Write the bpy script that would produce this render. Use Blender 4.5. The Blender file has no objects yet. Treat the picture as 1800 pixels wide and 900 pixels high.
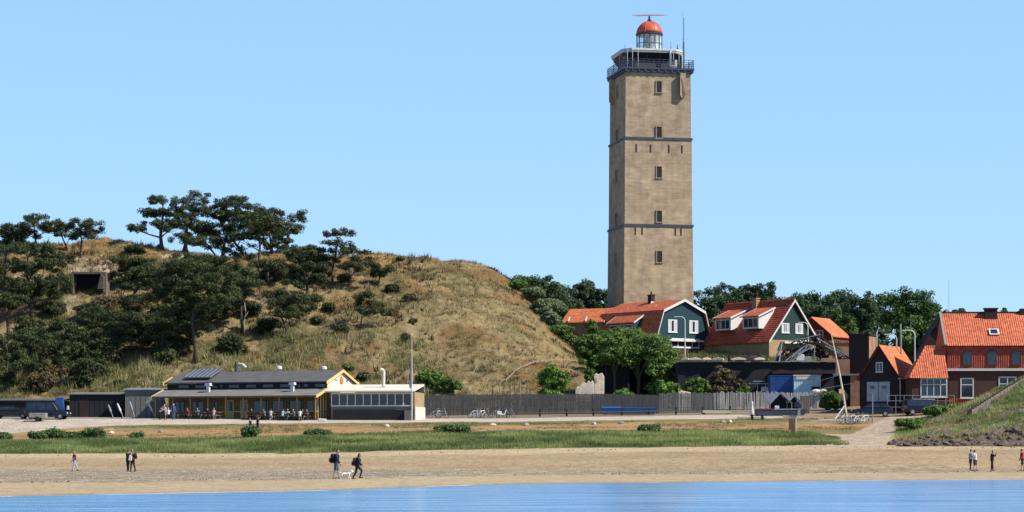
import bpy, math, random
import numpy as np
from mathutils import Vector, Matrix
SC = bpy.context.scene
COL = SC.collection
R = math.radians
# ---------------------------------------------------------------- camera, world, sun, exposure
ZC, F, H0 = 2.2, 4200.0, 790.0            # eye height (m), focal length and horizon row in 1800x900 units
cam_d = bpy.data.cameras.new('camera'); cam = bpy.data.objects.new('camera', cam_d); COL.objects.link(cam)
cam.location = (0, 0, ZC); cam.rotation_euler = (R(90), 0, 0)
cam_d.sensor_width = 36; cam_d.lens = F/1800*36; cam_d.shift_y = (H0-450)/1800
cam_d.clip_start = 1; cam_d.clip_end = 9000
SC.camera = cam
SUN_EL, SUN_AZ = 44.0, 108.0              # azimuth clockwise from +Y
world = bpy.data.worlds.new('World'); SC.world = world; world.use_nodes = True
wn = world.node_tree; wn.nodes.clear()
wo = wn.nodes.new('ShaderNodeOutputWorld'); wb = wn.nodes.new('ShaderNodeBackground')
sky = wn.nodes.new('ShaderNodeTexSky'); sky.sky_type = 'NISHITA'; sky.sun_disc = False
sky.sun_elevation = R(SUN_EL); sky.sun_rotation = R(SUN_AZ); sky.altitude = 0
sky.air_density = .8; sky.dust_density = 0.2; sky.ozone_density = 4.0
wt = wn.nodes.new('ShaderNodeMix'); wt.data_type = 'RGBA'; wt.blend_type = 'MULTIPLY'; wt.inputs[0].default_value = 1
wt.inputs[7].default_value = (0.86, 0.98, 1.10, 1)
wm2 = wn.nodes.new('ShaderNodeMix'); wm2.data_type = 'RGBA'; stc = wn.nodes.new('ShaderNodeTexCoord'); sx = wn.nodes.new('ShaderNodeSeparateXYZ'); wn.links.new(stc.outputs['Generated'], sx.inputs[0])
smr = wn.nodes.new('ShaderNodeMapRange'); smr.inputs[1].default_value = .18; smr.inputs[2].default_value = .55; smr.inputs[3].default_value = .68; smr.inputs[4].default_value = 0.0
hr = wn.nodes.new('ShaderNodeValToRGB'); hr.color_ramp.elements[0].position = 0.0; hr.color_ramp.elements[1].position = .2
hr.color_ramp.elements[0].color = (.345,.53,.745,1); hr.color_ramp.elements[1].color = (.275,.49,.77,1)
hs = wn.nodes.new('ShaderNodeVectorMath'); hs.operation = 'SCALE'; hs.inputs['Scale'].default_value = 10
wn.links.new(sx.outputs['Z'], hr.inputs[0]); wn.links.new(hr.outputs[0], hs.inputs[0]); wn.links.new(hs.outputs[0], wm2.inputs[7])
wn.links.new(sx.outputs['Z'], smr.inputs[0]); wn.links.new(smr.outputs[0], wm2.inputs[0]); wm2.inputs[7].default_value = (2.8, 5.0, 7.7, 1)
wn.links.new(sky.outputs[0], wt.inputs[6]); wn.links.new(wt.outputs[2], wm2.inputs[6]); wn.links.new(wm2.outputs[2], wb.inputs[0])
wb.inputs[1].default_value = 0.092
wn.links.new(wb.outputs[0], wo.inputs[0])
sun_d = bpy.data.lights.new('sun', 'SUN'); sun = bpy.data.objects.new('sun', sun_d); COL.objects.link(sun)
sun_d.energy = 5.0; sun_d.angle = R(0.5); sun_d.color = (1, .95, .86)
SD = Vector((math.sin(R(SUN_AZ))*math.cos(R(SUN_EL)), math.cos(R(SUN_AZ))*math.cos(R(SUN_EL)), math.sin(R(SUN_EL))))
sun.rotation_euler = SD.to_track_quat('Z', 'Y').to_euler()
SC.view_settings.view_transform = 'Standard'; SC.view_settings.look = 'None'
SC.view_settings.exposure = 0.72; SC.view_settings.gamma = 1
SC.cycles.max_bounces = 5; SC.cycles.diffuse_bounces = 2; SC.cycles.transparent_max_bounces = 6
# ---------------------------------------------------------------- helpers
def P(px, py, Y): return Vector(((px-900)/F*Y, Y, ZC+(H0-py)/F*Y))
def PX(px, Y): return (px-900)/F*Y
def PZ(py, Y): return ZC+(H0-py)/F*Y
def link_mesh(name, me, m=None, parent=None):
    o = bpy.data.objects.new(name, me); COL.objects.link(o)
    if m is not None and not me.materials: me.materials.append(m)
    if parent is not None: o.parent = parent
    return o
def tag(o, label=None, cat=None, group=None, kind=None):
    if label: o['label'] = label
    if cat: o['category'] = cat
    if group: o['group'] = group
    if kind: o['kind'] = kind
    return o
def thing(name, label, cat, loc, rz=0, group=None):
    o = bpy.data.objects.new(name, None); COL.objects.link(o); o.empty_display_size = .3
    o.location = loc; o.rotation_euler = (0, 0, rz)
    return tag(o, label, cat, group)
def copy_tree(o, parent=None):
    c = o.copy(); COL.objects.link(c)
    if parent is not None: c.parent = parent
    for ch in [x for x in COL.objects if x.parent == o]: copy_tree(ch, c)
    return c
KIDS = {}
def copy_thing(o, loc, rz, label, group=None, cat=None, scale=None):
    def rec(a, par):
        c = a.copy(); COL.objects.link(c); c.parent = par
        for k in a.children: rec(k, c)
        return c
    c = rec(o, None); c.location = loc; c.rotation_euler = (0, 0, rz); c['label'] = label
    if group: c['group'] = group
    if cat: c['category'] = cat
    if scale: c.scale = (scale,)*3
    return c
class MB:
    def __init__(s): s.v = []; s.f = []
    def add(s, vs, fs):
        n = len(s.v); s.v += [tuple(v) for v in vs]; s.f += [tuple(i+n for i in f) for f in fs]; return s
    def box(s, x0, x1, y0, y1, z0, z1):
        return s.add([(x0,y0,z0),(x1,y0,z0),(x1,y1,z0),(x0,y1,z0),(x0,y0,z1),(x1,y0,z1),(x1,y1,z1),(x0,y1,z1)],
                     [(3,2,1,0),(4,5,6,7),(0,1,5,4),(1,2,6,5),(2,3,7,6),(3,0,4,7)])
    def bar(s, a, b, w, h=None, up=(0,0,1)):
        a = Vector(a); b = Vector(b); h = h or w; d = (b-a).normalized(); up = Vector(up)
        if abs(d.dot(up)) > .95: up = Vector((1,0,0))
        sx = d.cross(up).normalized()*w/2; sy = sx.cross(d).normalized()*h/2
        q = [a-sx-sy, a+sx-sy, a+sx+sy, a-sx+sy, b-sx-sy, b+sx-sy, b+sx+sy, b-sx+sy]
        return s.add(q, [(3,2,1,0),(4,5,6,7),(0,1,5,4),(1,2,6,5),(2,3,7,6),(3,0,4,7)])
    def prism(s, poly, vec):
        n = len(poly); vec = Vector(vec)
        vs = [Vector(p) for p in poly]+[Vector(p)+vec for p in poly]
        return s.add(vs, [tuple(range(n))[::-1], tuple(range(n, 2*n))]+[(i, (i+1)%n, n+(i+1)%n, n+i) for i in range(n)])
    def tube(s, pts, rad, n=7, cap=True):
        pts = [Vector(p) for p in pts]
        if not hasattr(rad, '__len__'): rad = [rad]*len(pts)
        base = len(s.v); u = None
        for i, p in enumerate(pts):
            d = (pts[min(i+1, len(pts)-1)]-pts[max(i-1, 0)]).normalized()
            if u is None: u = d.orthogonal().normalized()
            u = (u-d*u.dot(d)).normalized(); w = d.cross(u)
            for k in range(n):
                a = 2*math.pi*k/n; s.v.append(tuple(p+(u*math.cos(a)+w*math.sin(a))*rad[i]))
        for i in range(len(pts)-1):
            for k in range(n):
                a = base+i*n; s.f.append((a+k, a+(k+1)%n, a+n+(k+1)%n, a+n+k))
        if cap:
            s.f.append(tuple(range(base, base+n))[::-1]); e = base+(len(pts)-1)*n; s.f.append(tuple(range(e, e+n)))
        return s
    def lathe(s, prof, c=(0,0,0), n=24):
        base = len(s.v)
        for r, z in prof:
            for k in range(n):
                a = 2*math.pi*k/n; s.v.append((c[0]+r*math.cos(a), c[1]+r*math.sin(a), c[2]+z))
        for i in range(len(prof)-1):
            for k in range(n):
                a = base+i*n; s.f.append((a+k, a+(k+1)%n, a+n+(k+1)%n, a+n+k))
        s.f.append(tuple(range(base, base+n))[::-1]); e = base+(len(prof)-1)*n; s.f.append(tuple(range(e, e+n)))
        return s
    def ell(s, c, r, n=12, m=8):
        base = len(s.v); c = Vector(c)
        for i in range(m+1):
            t = math.pi*(i/m*.96+.02)
            for k in range(n):
                a = 2*math.pi*k/n
                s.v.append((c[0]+r[0]*math.sin(t)*math.cos(a), c[1]+r[1]*math.sin(t)*math.sin(a), c[2]-r[2]*math.cos(t)))
        for i in range(m):
            for k in range(n):
                a = base+i*n; s.f.append((a+k, a+(k+1)%n, a+n+(k+1)%n, a+n+k))
        s.f.append(tuple(range(base, base+n))[::-1]); e = base+m*n; s.f.append(tuple(range(e, e+n)))
        return s
    def build(s, name, m, parent=None, smooth=False, bevel=0):
        me = bpy.data.meshes.new(name); me.from_pydata(s.v, [], s.f); me.update()
        if smooth: me.shade_smooth()
        o = link_mesh(name, me, m, parent)
        if bevel:
            b = o.modifiers.new('b', 'BEVEL'); b.width = bevel; b.segments = 1; b.limit_method = 'ANGLE'
        return o
def tri_mesh(name, V, m, parent=None, tint=None, vp=3):
    n = len(V); me = bpy.data.meshes.new(name)
    me.vertices.add(n); me.vertices.foreach_set('co', np.asarray(V, 'f4').ravel())
    nf = n//vp; me.loops.add(n); me.loops.foreach_set('vertex_index', np.arange(n, dtype='i4'))
    me.polygons.add(nf); me.polygons.foreach_set('loop_start', np.arange(0, n, vp, dtype='i4'))
    me.update(calc_edges=True)
    if tint is not None:
        a = me.attributes.new('tint', 'FLOAT', 'FACE'); a.data.foreach_set('value', np.asarray(tint, 'f4'))
    return link_mesh(name, me, m, parent)
# ---------------------------------------------------------------- noise
_rs = np.random.RandomState(7); _T = _rs.rand(512, 512).astype('f4')
def vnoise(x, y):
    xi = np.floor(x).astype(int); yi = np.floor(y).astype(int); fx = x-xi; fy = y-yi
    fx = fx*fx*(3-2*fx); fy = fy*fy*(3-2*fy)
    a = _T[xi % 512, yi % 512]; b = _T[(xi+1) % 512, yi % 512]; c = _T[xi % 512, (yi+1) % 512]; d = _T[(xi+1) % 512, (yi+1) % 512]
    return (a*(1-fx)+b*fx)*(1-fy)+(c*(1-fx)+d*fx)*fy
def fbm(x, y, o=4):
    s = 0; a = .5; t = 0
    for i in range(o): s = s+a*vnoise(x*2**i+17.3*i, y*2**i+5.1*i); t += a; a *= .5
    return s/t
# ---------------------------------------------------------------- materials
ALB = .74
def mat(name, c1, c2=None, rough=.8, scale=1.0, stretch=(1,1,1), contrast=.5, bump=0, bscale=None, metal=0, detail=6, spec=.3, coat=0):
    m = bpy.data.materials.new(name); m.use_nodes = True; nt = m.node_tree; b = nt.nodes['Principled BSDF']
    b.inputs['Roughness'].default_value = rough; b.inputs['Metallic'].default_value = metal
    b.inputs['Specular IOR Level'].default_value = spec; b.inputs['Coat Weight'].default_value = coat
    tc = nt.nodes.new('ShaderNodeTexCoord'); mp = nt.nodes.new('ShaderNodeMapping'); mp.inputs['Scale'].default_value = stretch
    nt.links.new(tc.outputs['Object'], mp.inputs[0])
    if c2 is None: c2 = tuple(x*.75 for x in c1)
    c1 = tuple(x*ALB for x in c1); c2 = tuple(x*ALB for x in c2)
    nz = nt.nodes.new('ShaderNodeTexNoise'); nz.inputs['Scale'].default_value = scale; nz.inputs['Detail'].default_value = detail
    nz.inputs['Roughness'].default_value = .65
    nt.links.new(mp.outputs[0], nz.inputs['Vector'])
    rp = nt.nodes.new('ShaderNodeValToRGB'); rp.color_ramp.elements[0].position = .5-contrast/2*.6; rp.color_ramp.elements[1].position = .5+contrast/2*.6
    rp.color_ramp.elements[0].color = (*c2, 1); rp.color_ramp.elements[1].color = (*c1, 1)
    nt.links.new(nz.outputs[0], rp.inputs[0]); nt.links.new(rp.outputs[0], b.inputs['Base Color'])
    if bump:
        n2 = nt.nodes.new('ShaderNodeTexNoise'); n2.inputs['Scale'].default_value = bscale or scale*4; n2.inputs['Detail'].default_value = 4
        nt.links.new(mp.outputs[0], n2.inputs['Vector'])
        bp = nt.nodes.new('ShaderNodeBump'); bp.inputs['Distance'].default_value = bump
        nt.links.new(n2.outputs[0], bp.inputs['Height']); nt.links.new(bp.outputs[0], b.inputs['Normal'])
    return m
def leaf_mat(name, dark, light, trans=.25):
    m = bpy.data.materials.new(name); m.use_nodes = True; nt = m.node_tree; b = nt.nodes['Principled BSDF']
    b.inputs['Roughness'].default_value = .65; b.inputs['Specular IOR Level'].default_value = .2
    at = nt.nodes.new('ShaderNodeAttribute'); at.attribute_name = 'tint'
    rp = nt.nodes.new('ShaderNodeValToRGB'); rp.color_ramp.elements[0].color = (*dark, 1); rp.color_ramp.elements[1].color = (*light, 1)
    nt.links.new(at.outputs['Fac'], rp.inputs[0]); nt.links.new(rp.outputs[0], b.inputs['Base Color'])
    tr = nt.nodes.new('ShaderNodeBsdfTranslucent'); nt.links.new(rp.outputs[0], tr.inputs[0])
    mx = nt.nodes.new('ShaderNodeMixShader'); mx.inputs[0].default_value = trans
    nt.links.new(b.outputs[0], mx.inputs[1]); nt.links.new(tr.outputs[0], mx.inputs[2])
    nt.links.new(mx.outputs[0], nt.nodes['Material Output'].inputs[0])
    return m
def tile_mat(name, c1, c2, row=.33, axis='Z', patch=.25):
    """pantile roof: rows as bump, colour varied tile by tile"""
    m = mat(name, c1, c2, rough=.75, scale=patch, contrast=.9, detail=8)
    nt = m.node_tree; b = nt.nodes['Principled BSDF']; tc = nt.nodes['Texture Coordinate']
    w = nt.nodes.new('ShaderNodeTexWave'); w.wave_type = 'BANDS'; w.bands_direction = axis; w.wave_profile = 'SAW'
    w.inputs['Scale'].default_value = .314/row; w.inputs['Distortion'].default_value = .3
    w2 = nt.nodes.new('ShaderNodeTexWave'); w2.bands_direction = 'X'; w2.inputs['Scale'].default_value = .314/.25
    nt.links.new(tc.outputs['Object'], w.inputs[0]); nt.links.new(tc.outputs['Object'], w2.inputs[0])
    ad = nt.nodes.new('ShaderNodeMath'); ad.operation = 'ADD'; nt.links.new(w.outputs['Fac'], ad.inputs[0]); nt.links.new(w2.outputs['Fac'], ad.inputs[1])
    bp = nt.nodes.new('ShaderNodeBump'); bp.inputs['Distance'].default_value = .05; nt.links.new(ad.outputs[0], bp.inputs['Height'])
    nt.links.new(bp.outputs[0], b.inputs['Normal'])
    n2 = nt.nodes.new('ShaderNodeTexNoise'); n2.inputs['Scale'].default_value = 2.2; n2.inputs['Detail'].default_value = 3
    nt.links.new(tc.outputs['Object'], n2.inputs['Vector'])
    mr = nt.nodes.new('ShaderNodeMapRange'); mr.inputs[1].default_value = .3; mr.inputs[2].default_value = .7; mr.inputs[3].default_value = .6; mr.inputs[4].default_value = 1.25
    nt.links.new(n2.outputs[0], mr.inputs[0])
    mx = nt.nodes.new('ShaderNodeMix'); mx.data_type = 'RGBA'; mx.blend_type = 'MULTIPLY'; mx.inputs[0].default_value = 1
    src = b.inputs['Base Color'].links[0].from_socket
    nt.links.new(src, mx.inputs[6]); nt.links.new(mr.outputs[0], mx.inputs[7]); nt.links.new(mx.outputs[2], b.inputs['Base Color'])
    return m
M = {}
M['white'] = mat('white_paint', (.75,.74,.70), (.62,.61,.57), .5, 3)
M['cream'] = mat('cream_paint', (.72,.64,.47), (.6,.52,.38), .6, 2)
M['yellow'] = mat('yellow_paint', (.8,.58,.24), (.66,.46,.17), .5, 3)
M['glass'] = mat('window_glass', (.03,.045,.07), (.015,.02,.035), .08, 1.5, spec=.6)
M['black'] = mat('black_trim', (.02,.02,.022), None, .6, 3)
M['wood'] = mat('weathered_wood', (.2,.16,.11), (.11,.09,.07), .85, 2, (4,4,.6))
M['bark'] = mat('pine_bark', (.13,.095,.07), (.06,.045,.035), .9, 3, (3,3,.7), bump=.03)
M['barkpale'] = mat('bleached_dead_wood', (.42,.36,.29), (.28,.23,.18), .9, 3)
M['brick'] = mat('brown_brick', (.105,.05,.036), (.065,.033,.026), .85, .8, bump=.02, bscale=8, contrast=.8)
M['brickred'] = mat('light_red_brick', (.44,.235,.14), (.3,.15,.09), .85, 1.2, bump=.02, bscale=8)
M['bricktan'] = mat('tan_brick', (.42,.29,.15), (.33,.22,.12), .85, 1.2)
M['metal'] = mat('galvanised_metal', (.45,.46,.47), (.32,.33,.34), .45, 2, metal=.5)
M['white_metal'] = mat('white_metal', (.75,.75,.73), None, .4, 3)
M['grey'] = mat('grey_concrete', (.34,.32,.29), (.24,.225,.2), .9, 1.2, bump=.02)
# ---------------------------------------------------------------- terrain
UC = np.array([-2600,-900,0,100,200,300,400,500,600,700,800,850,900,950,1000,1035,1080,1150,1250,1350,1450,1480,1510,1550,1600,1650,1700,1750,1800,2000,2700,4400.])
def row(*pairs):
    a = np.array(pairs, float); return np.interp(UC, a[:,0], a[:,1])
def zr(Y, py): return ZC+(H0-py)/F*Y
rows = []   # (Y array, z array) at UC
one = np.ones_like(UC)
Y1 = ZC*F/(row((-900,884),(0,873),(590,862),(700,857),(900,851),(1200,848),(1500,845),(1800,843),(2700,840))-790)
rows.append((40*one, -3*one)); rows.append((Y1-18, -.9*one)); rows.append((Y1, 0*one))
rows.append((Y1+21.5, .38*one)); rows.append((np.maximum(201, Y1+30), .45*one))
Y3 = 228*one; rows.append((Y3-6, zr(Y3-6, row((0,803.5),(500,803),(700,799),(900,796),(1200,792),(1450,789),(1800,788)))))
rows.append((Y3, zr(Y3, row((0,797.5),(500,797.5),(700,793),(900,789),(1200,786),(1450,782),(1560,785),(1800,786)))))
rows.append((Y3+4, zr(Y3+4, row((0,792),(500,791),(700,787),(900,783),(1200,780),(1450,777),(1500,779),(1545,781),(1580,777),(1650,770),(1800,766),(2700,760)))))
Y4 = 246; rows.append((Y4*one, zr(Y4, row((0,773),(300,772),(600,765),(900,760),(1200,758),(1400,757),(1480,762),(1540,758),(1600,752),(1650,736),(1700,712),(1750,690),(1800,668),(2000,640),(2700,640)))))
rows.append((252*one, zr(252, row((0,769),(300,766),(600,758),(900,754),(1200,751),(1400,751),(1480,754),(1540,750),(1600,746),(1650,733),(1700,708),(1750,686),(1800,665),(2000,640),(2700,640)))))
rows.append((264*one, zr(264, row((0,764),(60,757),(150,749),(300,746),(600,743.5),(900,741),(1200,736.5),(1400,735),(1480,734),(1560,732),(1620,730),(1700,726),(1800,722)))))
rows.append((276*one, zr(276, row((0,736.5),(600,736),(900,735.5),(1200,730),(1400,728),(1480,726),(1560,722),(1620,718),(1800,714)))))
rows.append((288*one, zr(288, row((0,733),(600,733),(900,730),(1200,727),(1480,715),(1800,705)))))
rows.append((300*one, zr(300, row((0,720),(300,722),(700,722),(900,720),(1200,722),(1500,712),(1800,700)))))
rows.append((312*one, zr(312, row((0,690),(200,665),(700,668),(850,672),(950,680),(1050,690),(1200,700),(1500,700),(1800,690)))))
rows.append((331*one, zr(331, row((0,580),(200,570),(400,570),(700,572),(850,588),(950,622),(1020,655),(1060,655),(1200,640),(1500,645),(1800,650)))))
rows.append((350*one, zr(350, row((0,490),(150,482),(200,478),(300,480),(500,485),(700,500),(850,522),(900,540),(950,568),(1000,605),(1040,640),(1080,630),(1200,616),(1500,612),(1800,630)))))
rows.append((374*one, zr(374, row((-900,440),(0,435),(130,428),(200,421),(250,424),(300,437),(400,445),(550,448),(650,447),(740,452),(800,458),(850,466),(900,492),(950,528),(1000,578),(1035,640),(1080,640),(1200,630),(1800,630)))))
rows.append((410*one, row((0,29),(850,26),(950,20),(1050,15),(1800,15)))); rows.append((560*one, 15*one)); rows.append((3200*one, 9*one)); rows.append((8000*one, 0*one))
gu = np.concatenate([np.linspace(-2600,-120,60,endpoint=False), np.linspace(-120,1920,820), np.linspace(1925,4400,60)])
gY = np.concatenate([np.linspace(40,95,12,endpoint=False), np.linspace(95,290,330,endpoint=False), np.linspace(290,400,230,endpoint=False), np.geomspace(400,8000,45)])
U, YY = np.meshgrid(gu, gY)
Zg = np.zeros_like(U)
RY = np.array([np.interp(gu, UC, r[0]) for r in rows]); RZ = np.array([np.interp(gu, UC, r[1]) for r in rows])
for j in range(len(gu)): Zg[:, j] = np.interp(gY, RY[:, j], RZ[:, j])
def blur(A, k, ax):
    if k < 1: return A
    pad = [(0,0),(0,0)]; pad[ax] = (k, k); B = np.pad(A, pad, mode='edge'); out = np.zeros_like(A)
    for i in range(2*k+1): out += B[i:i+A.shape[0], :] if ax == 0 else B[:, i:i+A.shape[1]]
    return out/(2*k+1)
hillm = np.clip((YY-296)/10, 0, 1)
Zb = blur(blur(blur(Zg, 5, 0), 5, 0), 6, 1)
Zs = blur(blur(Zg, 1, 0), 3, 1)
far = np.clip((YY-395)/10, 0, 1)
Zg = Zs*(1-hillm)+Zb*hillm*(1-far)+Zg*far*hillm
XX = (U-900)/F*YY
rough = hillm*np.clip((1150-U)/120, .12, 1)*(1-far)
mound = np.clip((U-1570)/40, 0, 1)*np.clip((YY-228)/3, 0, 1)*np.clip((260-YY)/4, 0, 1)
Zg += rough*((fbm(XX/9, YY/9)-.5)*2.4+(fbm(XX/2.3+9, YY/2.3)-.5)*1.3+(fbm(XX/.8+3, YY/.8)-.5)*.35)
Zg += mound*((fbm(XX/3, YY/3)-.5)*1.0+(fbm(XX/.9, YY/.9)-.5)*.35)
bump0 = np.clip((YY-200)/20, .12, 1)*(1-hillm)*(1-mound)*np.clip((262-YY)/4, 0, 1)
Zg += bump0*(fbm(XX/4+3, YY/2)-.5)*.16*np.clip((YY-Y1.min())/20, 0, 1)
def G(x, y):
    u = x/y*F+900
    i = np.searchsorted(gY, y)-1; j = np.searchsorted(gu, u)-1
    i = min(max(i, 0), len(gY)-2); j = min(max(j, 0), len(gu)-2)
    a = (y-gY[i])/(gY[i+1]-gY[i]); b = (u-gu[j])/(gu[j+1]-gu[j])
    return float((Zg[i,j]*(1-b)+Zg[i,j+1]*b)*(1-a)+(Zg[i+1,j]*(1-b)+Zg[i+1,j+1]*b)*a)
PYg = H0-(Zg-ZC)*F/YY
def on_ground(px, Y): x = PX(px, Y); return Vector((x, Y, G(x, Y)))
def hill_at(px, py, y0=297):
    """first ground point (nearest the eye) seen at pixel px,py"""
    j = int(np.argmin(abs(gu-px))); idx = np.where((gY > y0) & (gY < 396))[0]
    c = PYg[idx, j]; k = np.where(c <= py)[0]
    i = idx[k[0]] if len(k) else idx[np.argmin(c)]
    return on_ground(px, float(gY[i]))
# zone colours
def C(*c): return np.array(c, 'f4')
def lerp(A, B, t): return A+(B-A)*t[..., None]
def sstep(a, b, x): t = np.clip((x-a)/(b-a), 0, 1); return t*t*(3-2*t)
Y1g = np.interp(U.ravel(), UC, Y1).reshape(U.shape)
n1 = fbm(XX/12, YY/5); n2 = fbm(XX/3+40, YY/2.2); n3 = fbm(XX/.8, YY/.8+30, 3); n4 = fbm(XX/45+9, YY/5)
col = np.zeros(U.shape+(3,), 'f4')+C(.56,.43,.265)
d1 = YY-Y1g
col = lerp(col, C(.30,.235,.16)+np.zeros_like(col), sstep(4, -1, d1)*.8)
peb = sstep(17, 23, d1+(n1-.5)*8)*sstep(212, 190, YY+(n4-.5)*22)
col = lerp(col, (C(.35,.285,.205)*(.7+.6*n3[..., None])*(.8+.4*n2[..., None])).astype('f4'), peb*.75)
rust = sstep(190, 206, YY+(n4-.5)*14)*sstep(226, 216, YY+(n1-.5)*6)
col = lerp(col, C(.46,.335,.195)*(.8+.4*n1[..., None]), rust*.85)
col = lerp(col, C(.62,.48,.29)+np.zeros_like(col), sstep(218, 223, YY+(n1-.5)*5))
gw = np.interp(U.ravel(), [-2600,1380,1470,1500,1580,1600,4400], [1,1,.55,0,0,1,1]).reshape(U.shape)
grass = sstep(227.5, 229, YY+(n2-.5)*2)*sstep(249, 245.5, YY+(n1-.5)*3+(1-gw)*14)*(gw > 0.05)
soil = sstep(243, 246, YY)
sandc = lerp(C(.50,.30,.14)+np.zeros_like(col), C(.30,.21,.09)+np.zeros_like(col), sstep(.45,.65, n1))
sandc = lerp(sandc, C(.56,.43,.27)+np.zeros_like(col), sstep(.6,.72, n4))
sandc = lerp(sandc, C(.2,.19,.07)+np.zeros_like(col), sstep(255, 262, YY+(n1-.5)*12)*.75*(U > 200))
col = lerp(col, sandc, soil)
col = lerp(col, C(.07,.09,.03)*(.7+.6*n2[..., None]), grass)
road = sstep(263.6, 264.4, YY+(n2-.5)*.5)*sstep(276.6, 275.8, YY+(n2-.5)*.5)
roadc = C(.66,.56,.45)*(.9+.2*n2[..., None])
col = lerp(col, roadc, road*(U < 1500))
rp_ = (U > 1330)*(YY > 256)*(YY < 300)
col = lerp(col, C(.40,.29,.17)*(.75+.5*n2[..., None]), rp_*sstep(1330, 1440, U))
# sandy track up from the beach
pc = np.interp(YY.ravel(), [224,232,246,262,270], [1485,1500,1545,1600,1690]).reshape(U.shape); pw = np.interp(YY.ravel(), [224,232,246,262,270], [75,45,42,42,110]).reshape(U.shape)
path = sstep(pw+6, pw-4, abs(U-pc)+(n2-.5)*16)*(YY > 224)*(YY < 263)
col = lerp(col, C(.56,.44,.32)*(.85+.3*n3[..., None]), path)
back = sstep(277, 278.5, YY)*(YY < 298)
col = lerp(col, C(.30,.24,.17)*(.7+.6*n2[..., None]), back*(U > 740)*(U < 1480)); col = lerp(col, C(.36,.34,.31)+np.zeros_like(col), back*(U <= 740))
# dune hill
h = sstep(296, 302, YY+(n2-.5)*5)
straw = C(.345,.265,.13); ochre = C(.26,.155,.065); olive = C(.12,.125,.048)
hc = lerp(straw+np.zeros_like(col), ochre+np.zeros_like(col), sstep(.42,.6, fbm(XX/7+5, YY/7+8)))
hc = lerp(hc, olive+np.zeros_like(col), sstep(.5,.62, fbm(XX/6+70, YY/8+3))*np.clip((650-U)/350+.45, .3, .95))
hc = lerp(hc, C(.26,.2,.1)+np.zeros_like(col), sstep(.55,.65, n2)*.7)
hc = lerp(hc, C(.36,.21,.08)+np.zeros_like(col), sstep(360, 366, YY)*(U < 720)*.8)
col = lerp(col, hc, h)
def blob(u0, p0, ru, rp): 
    return sstep(1.15, .75, np.sqrt(((U-u0)/ru)**2+((PYg-p0)/rp)**2)+(n2-.5)*.9)*(YY > 300)*(YY < 396)
sand2 = np.maximum.reduce([blob(190,472,70,16), blob(140,480,22,30), blob(128,535,14,22), blob(120,575,16,10), blob(205,596,45,8), blob(255,668,16,8), blob(320,452,40,6), blob(610,596,16,4)])
col = lerp(col, C(.58,.44,.29)*(.85+.3*n2[..., None]), sand2)
vil = sstep(1010, 1060, U)*(YY > 300)
col = lerp(col, C(.16,.17,.06)*(.6+.8*n2[..., None]), vil*.9)
col = lerp(col, C(.3,.19,.08)+np.zeros_like(col), vil*sstep(.52,.62, n1)*.6)
mc = lerp(C(.13,.15,.05)+np.zeros_like(col), C(.30,.23,.12)+np.zeros_like(col), sstep(.42,.6, n2))
mc = lerp(mc, C(.24,.21,.17)*(.6+.8*n3[..., None]), sstep(.5,.6, fbm(XX/2+7, YY/2)))
stone = sstep(236, 232, YY+(n2-.5)*5)
mc = lerp(mc, C(.17,.125,.10)*(.4+1.2*n3[..., None]), stone)
col = lerp(col, mc, np.clip((U-1560-(246-YY)*0)/25, 0, 1)*(YY > 227.5)*(YY < 258)*(1-path))
sp = (fbm(XX*1.1, YY*.9+5, 2) > .66)*(d1 > 8)*(YY < 215)
col = lerp(col, C(.62,.56,.46)+np.zeros_like(col), sp*peb*.7)
col = lerp(col, C(.10,.08,.06)+np.zeros_like(col), (fbm(XX*.9+50, YY*1.3, 2) > .69)*peb*.6)
foam = sstep(-.6, .0, d1+(n2-.5)*1.5)*sstep(1.3, .5, d1+(n2-.5)*1.5)*(n4 > .42)
col = lerp(col, C(.8,.8,.78)+np.zeros_like(col), foam*.7)
col = np.clip(.88*col*(.86+.28*n3[..., None])*(.9+.2*n2[..., None]), 0.005, .9)
nY, nU = U.shape
me = bpy.data.meshes.new('ground'); me.vertices.add(nY*nU)
me.vertices.foreach_set('co', np.stack([XX, YY, Zg], -1).astype('f4').ravel())
idx = np.arange(nY*nU).reshape(nY, nU)
q = np.stack([idx[:-1,:-1], idx[:-1,1:], idx[1:,1:], idx[1:,:-1]], -1).reshape(-1, 4).astype('i4')
me.loops.add(q.size); me.loops.foreach_set('vertex_index', q.ravel()); me.polygons.add(len(q))
me.polygons.foreach_set('loop_start', np.arange(0, q.size, 4, dtype='i4')); me.update(calc_edges=True); me.shade_smooth()
ca = me.color_attributes.new('zone', 'FLOAT_COLOR', 'POINT'); ca.data.foreach_set('color', np.concatenate([col, np.ones(col.shape[:2]+(1,), 'f4')], -1).astype('f4').ravel())
gm = mat('ground_sand_and_turf', (1,1,1), (.68,.68,.68), .95, 1.8, detail=8, bump=.12, bscale=3.0, spec=.1)
nt = gm.node_tree; b = nt.nodes['Principled BSDF']; at = nt.nodes.new('ShaderNodeVertexColor'); at.layer_name = 'zone'
mx = nt.nodes.new('ShaderNodeMix'); mx.data_type = 'RGBA'; mx.blend_type = 'MULTIPLY'; mx.inputs[0].default_value = 1
nt.links.new(at.outputs[0], mx.inputs[6]); nt.links.new(b.inputs['Base Color'].links[0].from_socket, mx.inputs[7]); nt.links.new(mx.outputs[2], b.inputs['Base Color'])
tag(link_mesh('ground', me, gm), kind='structure')
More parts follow.
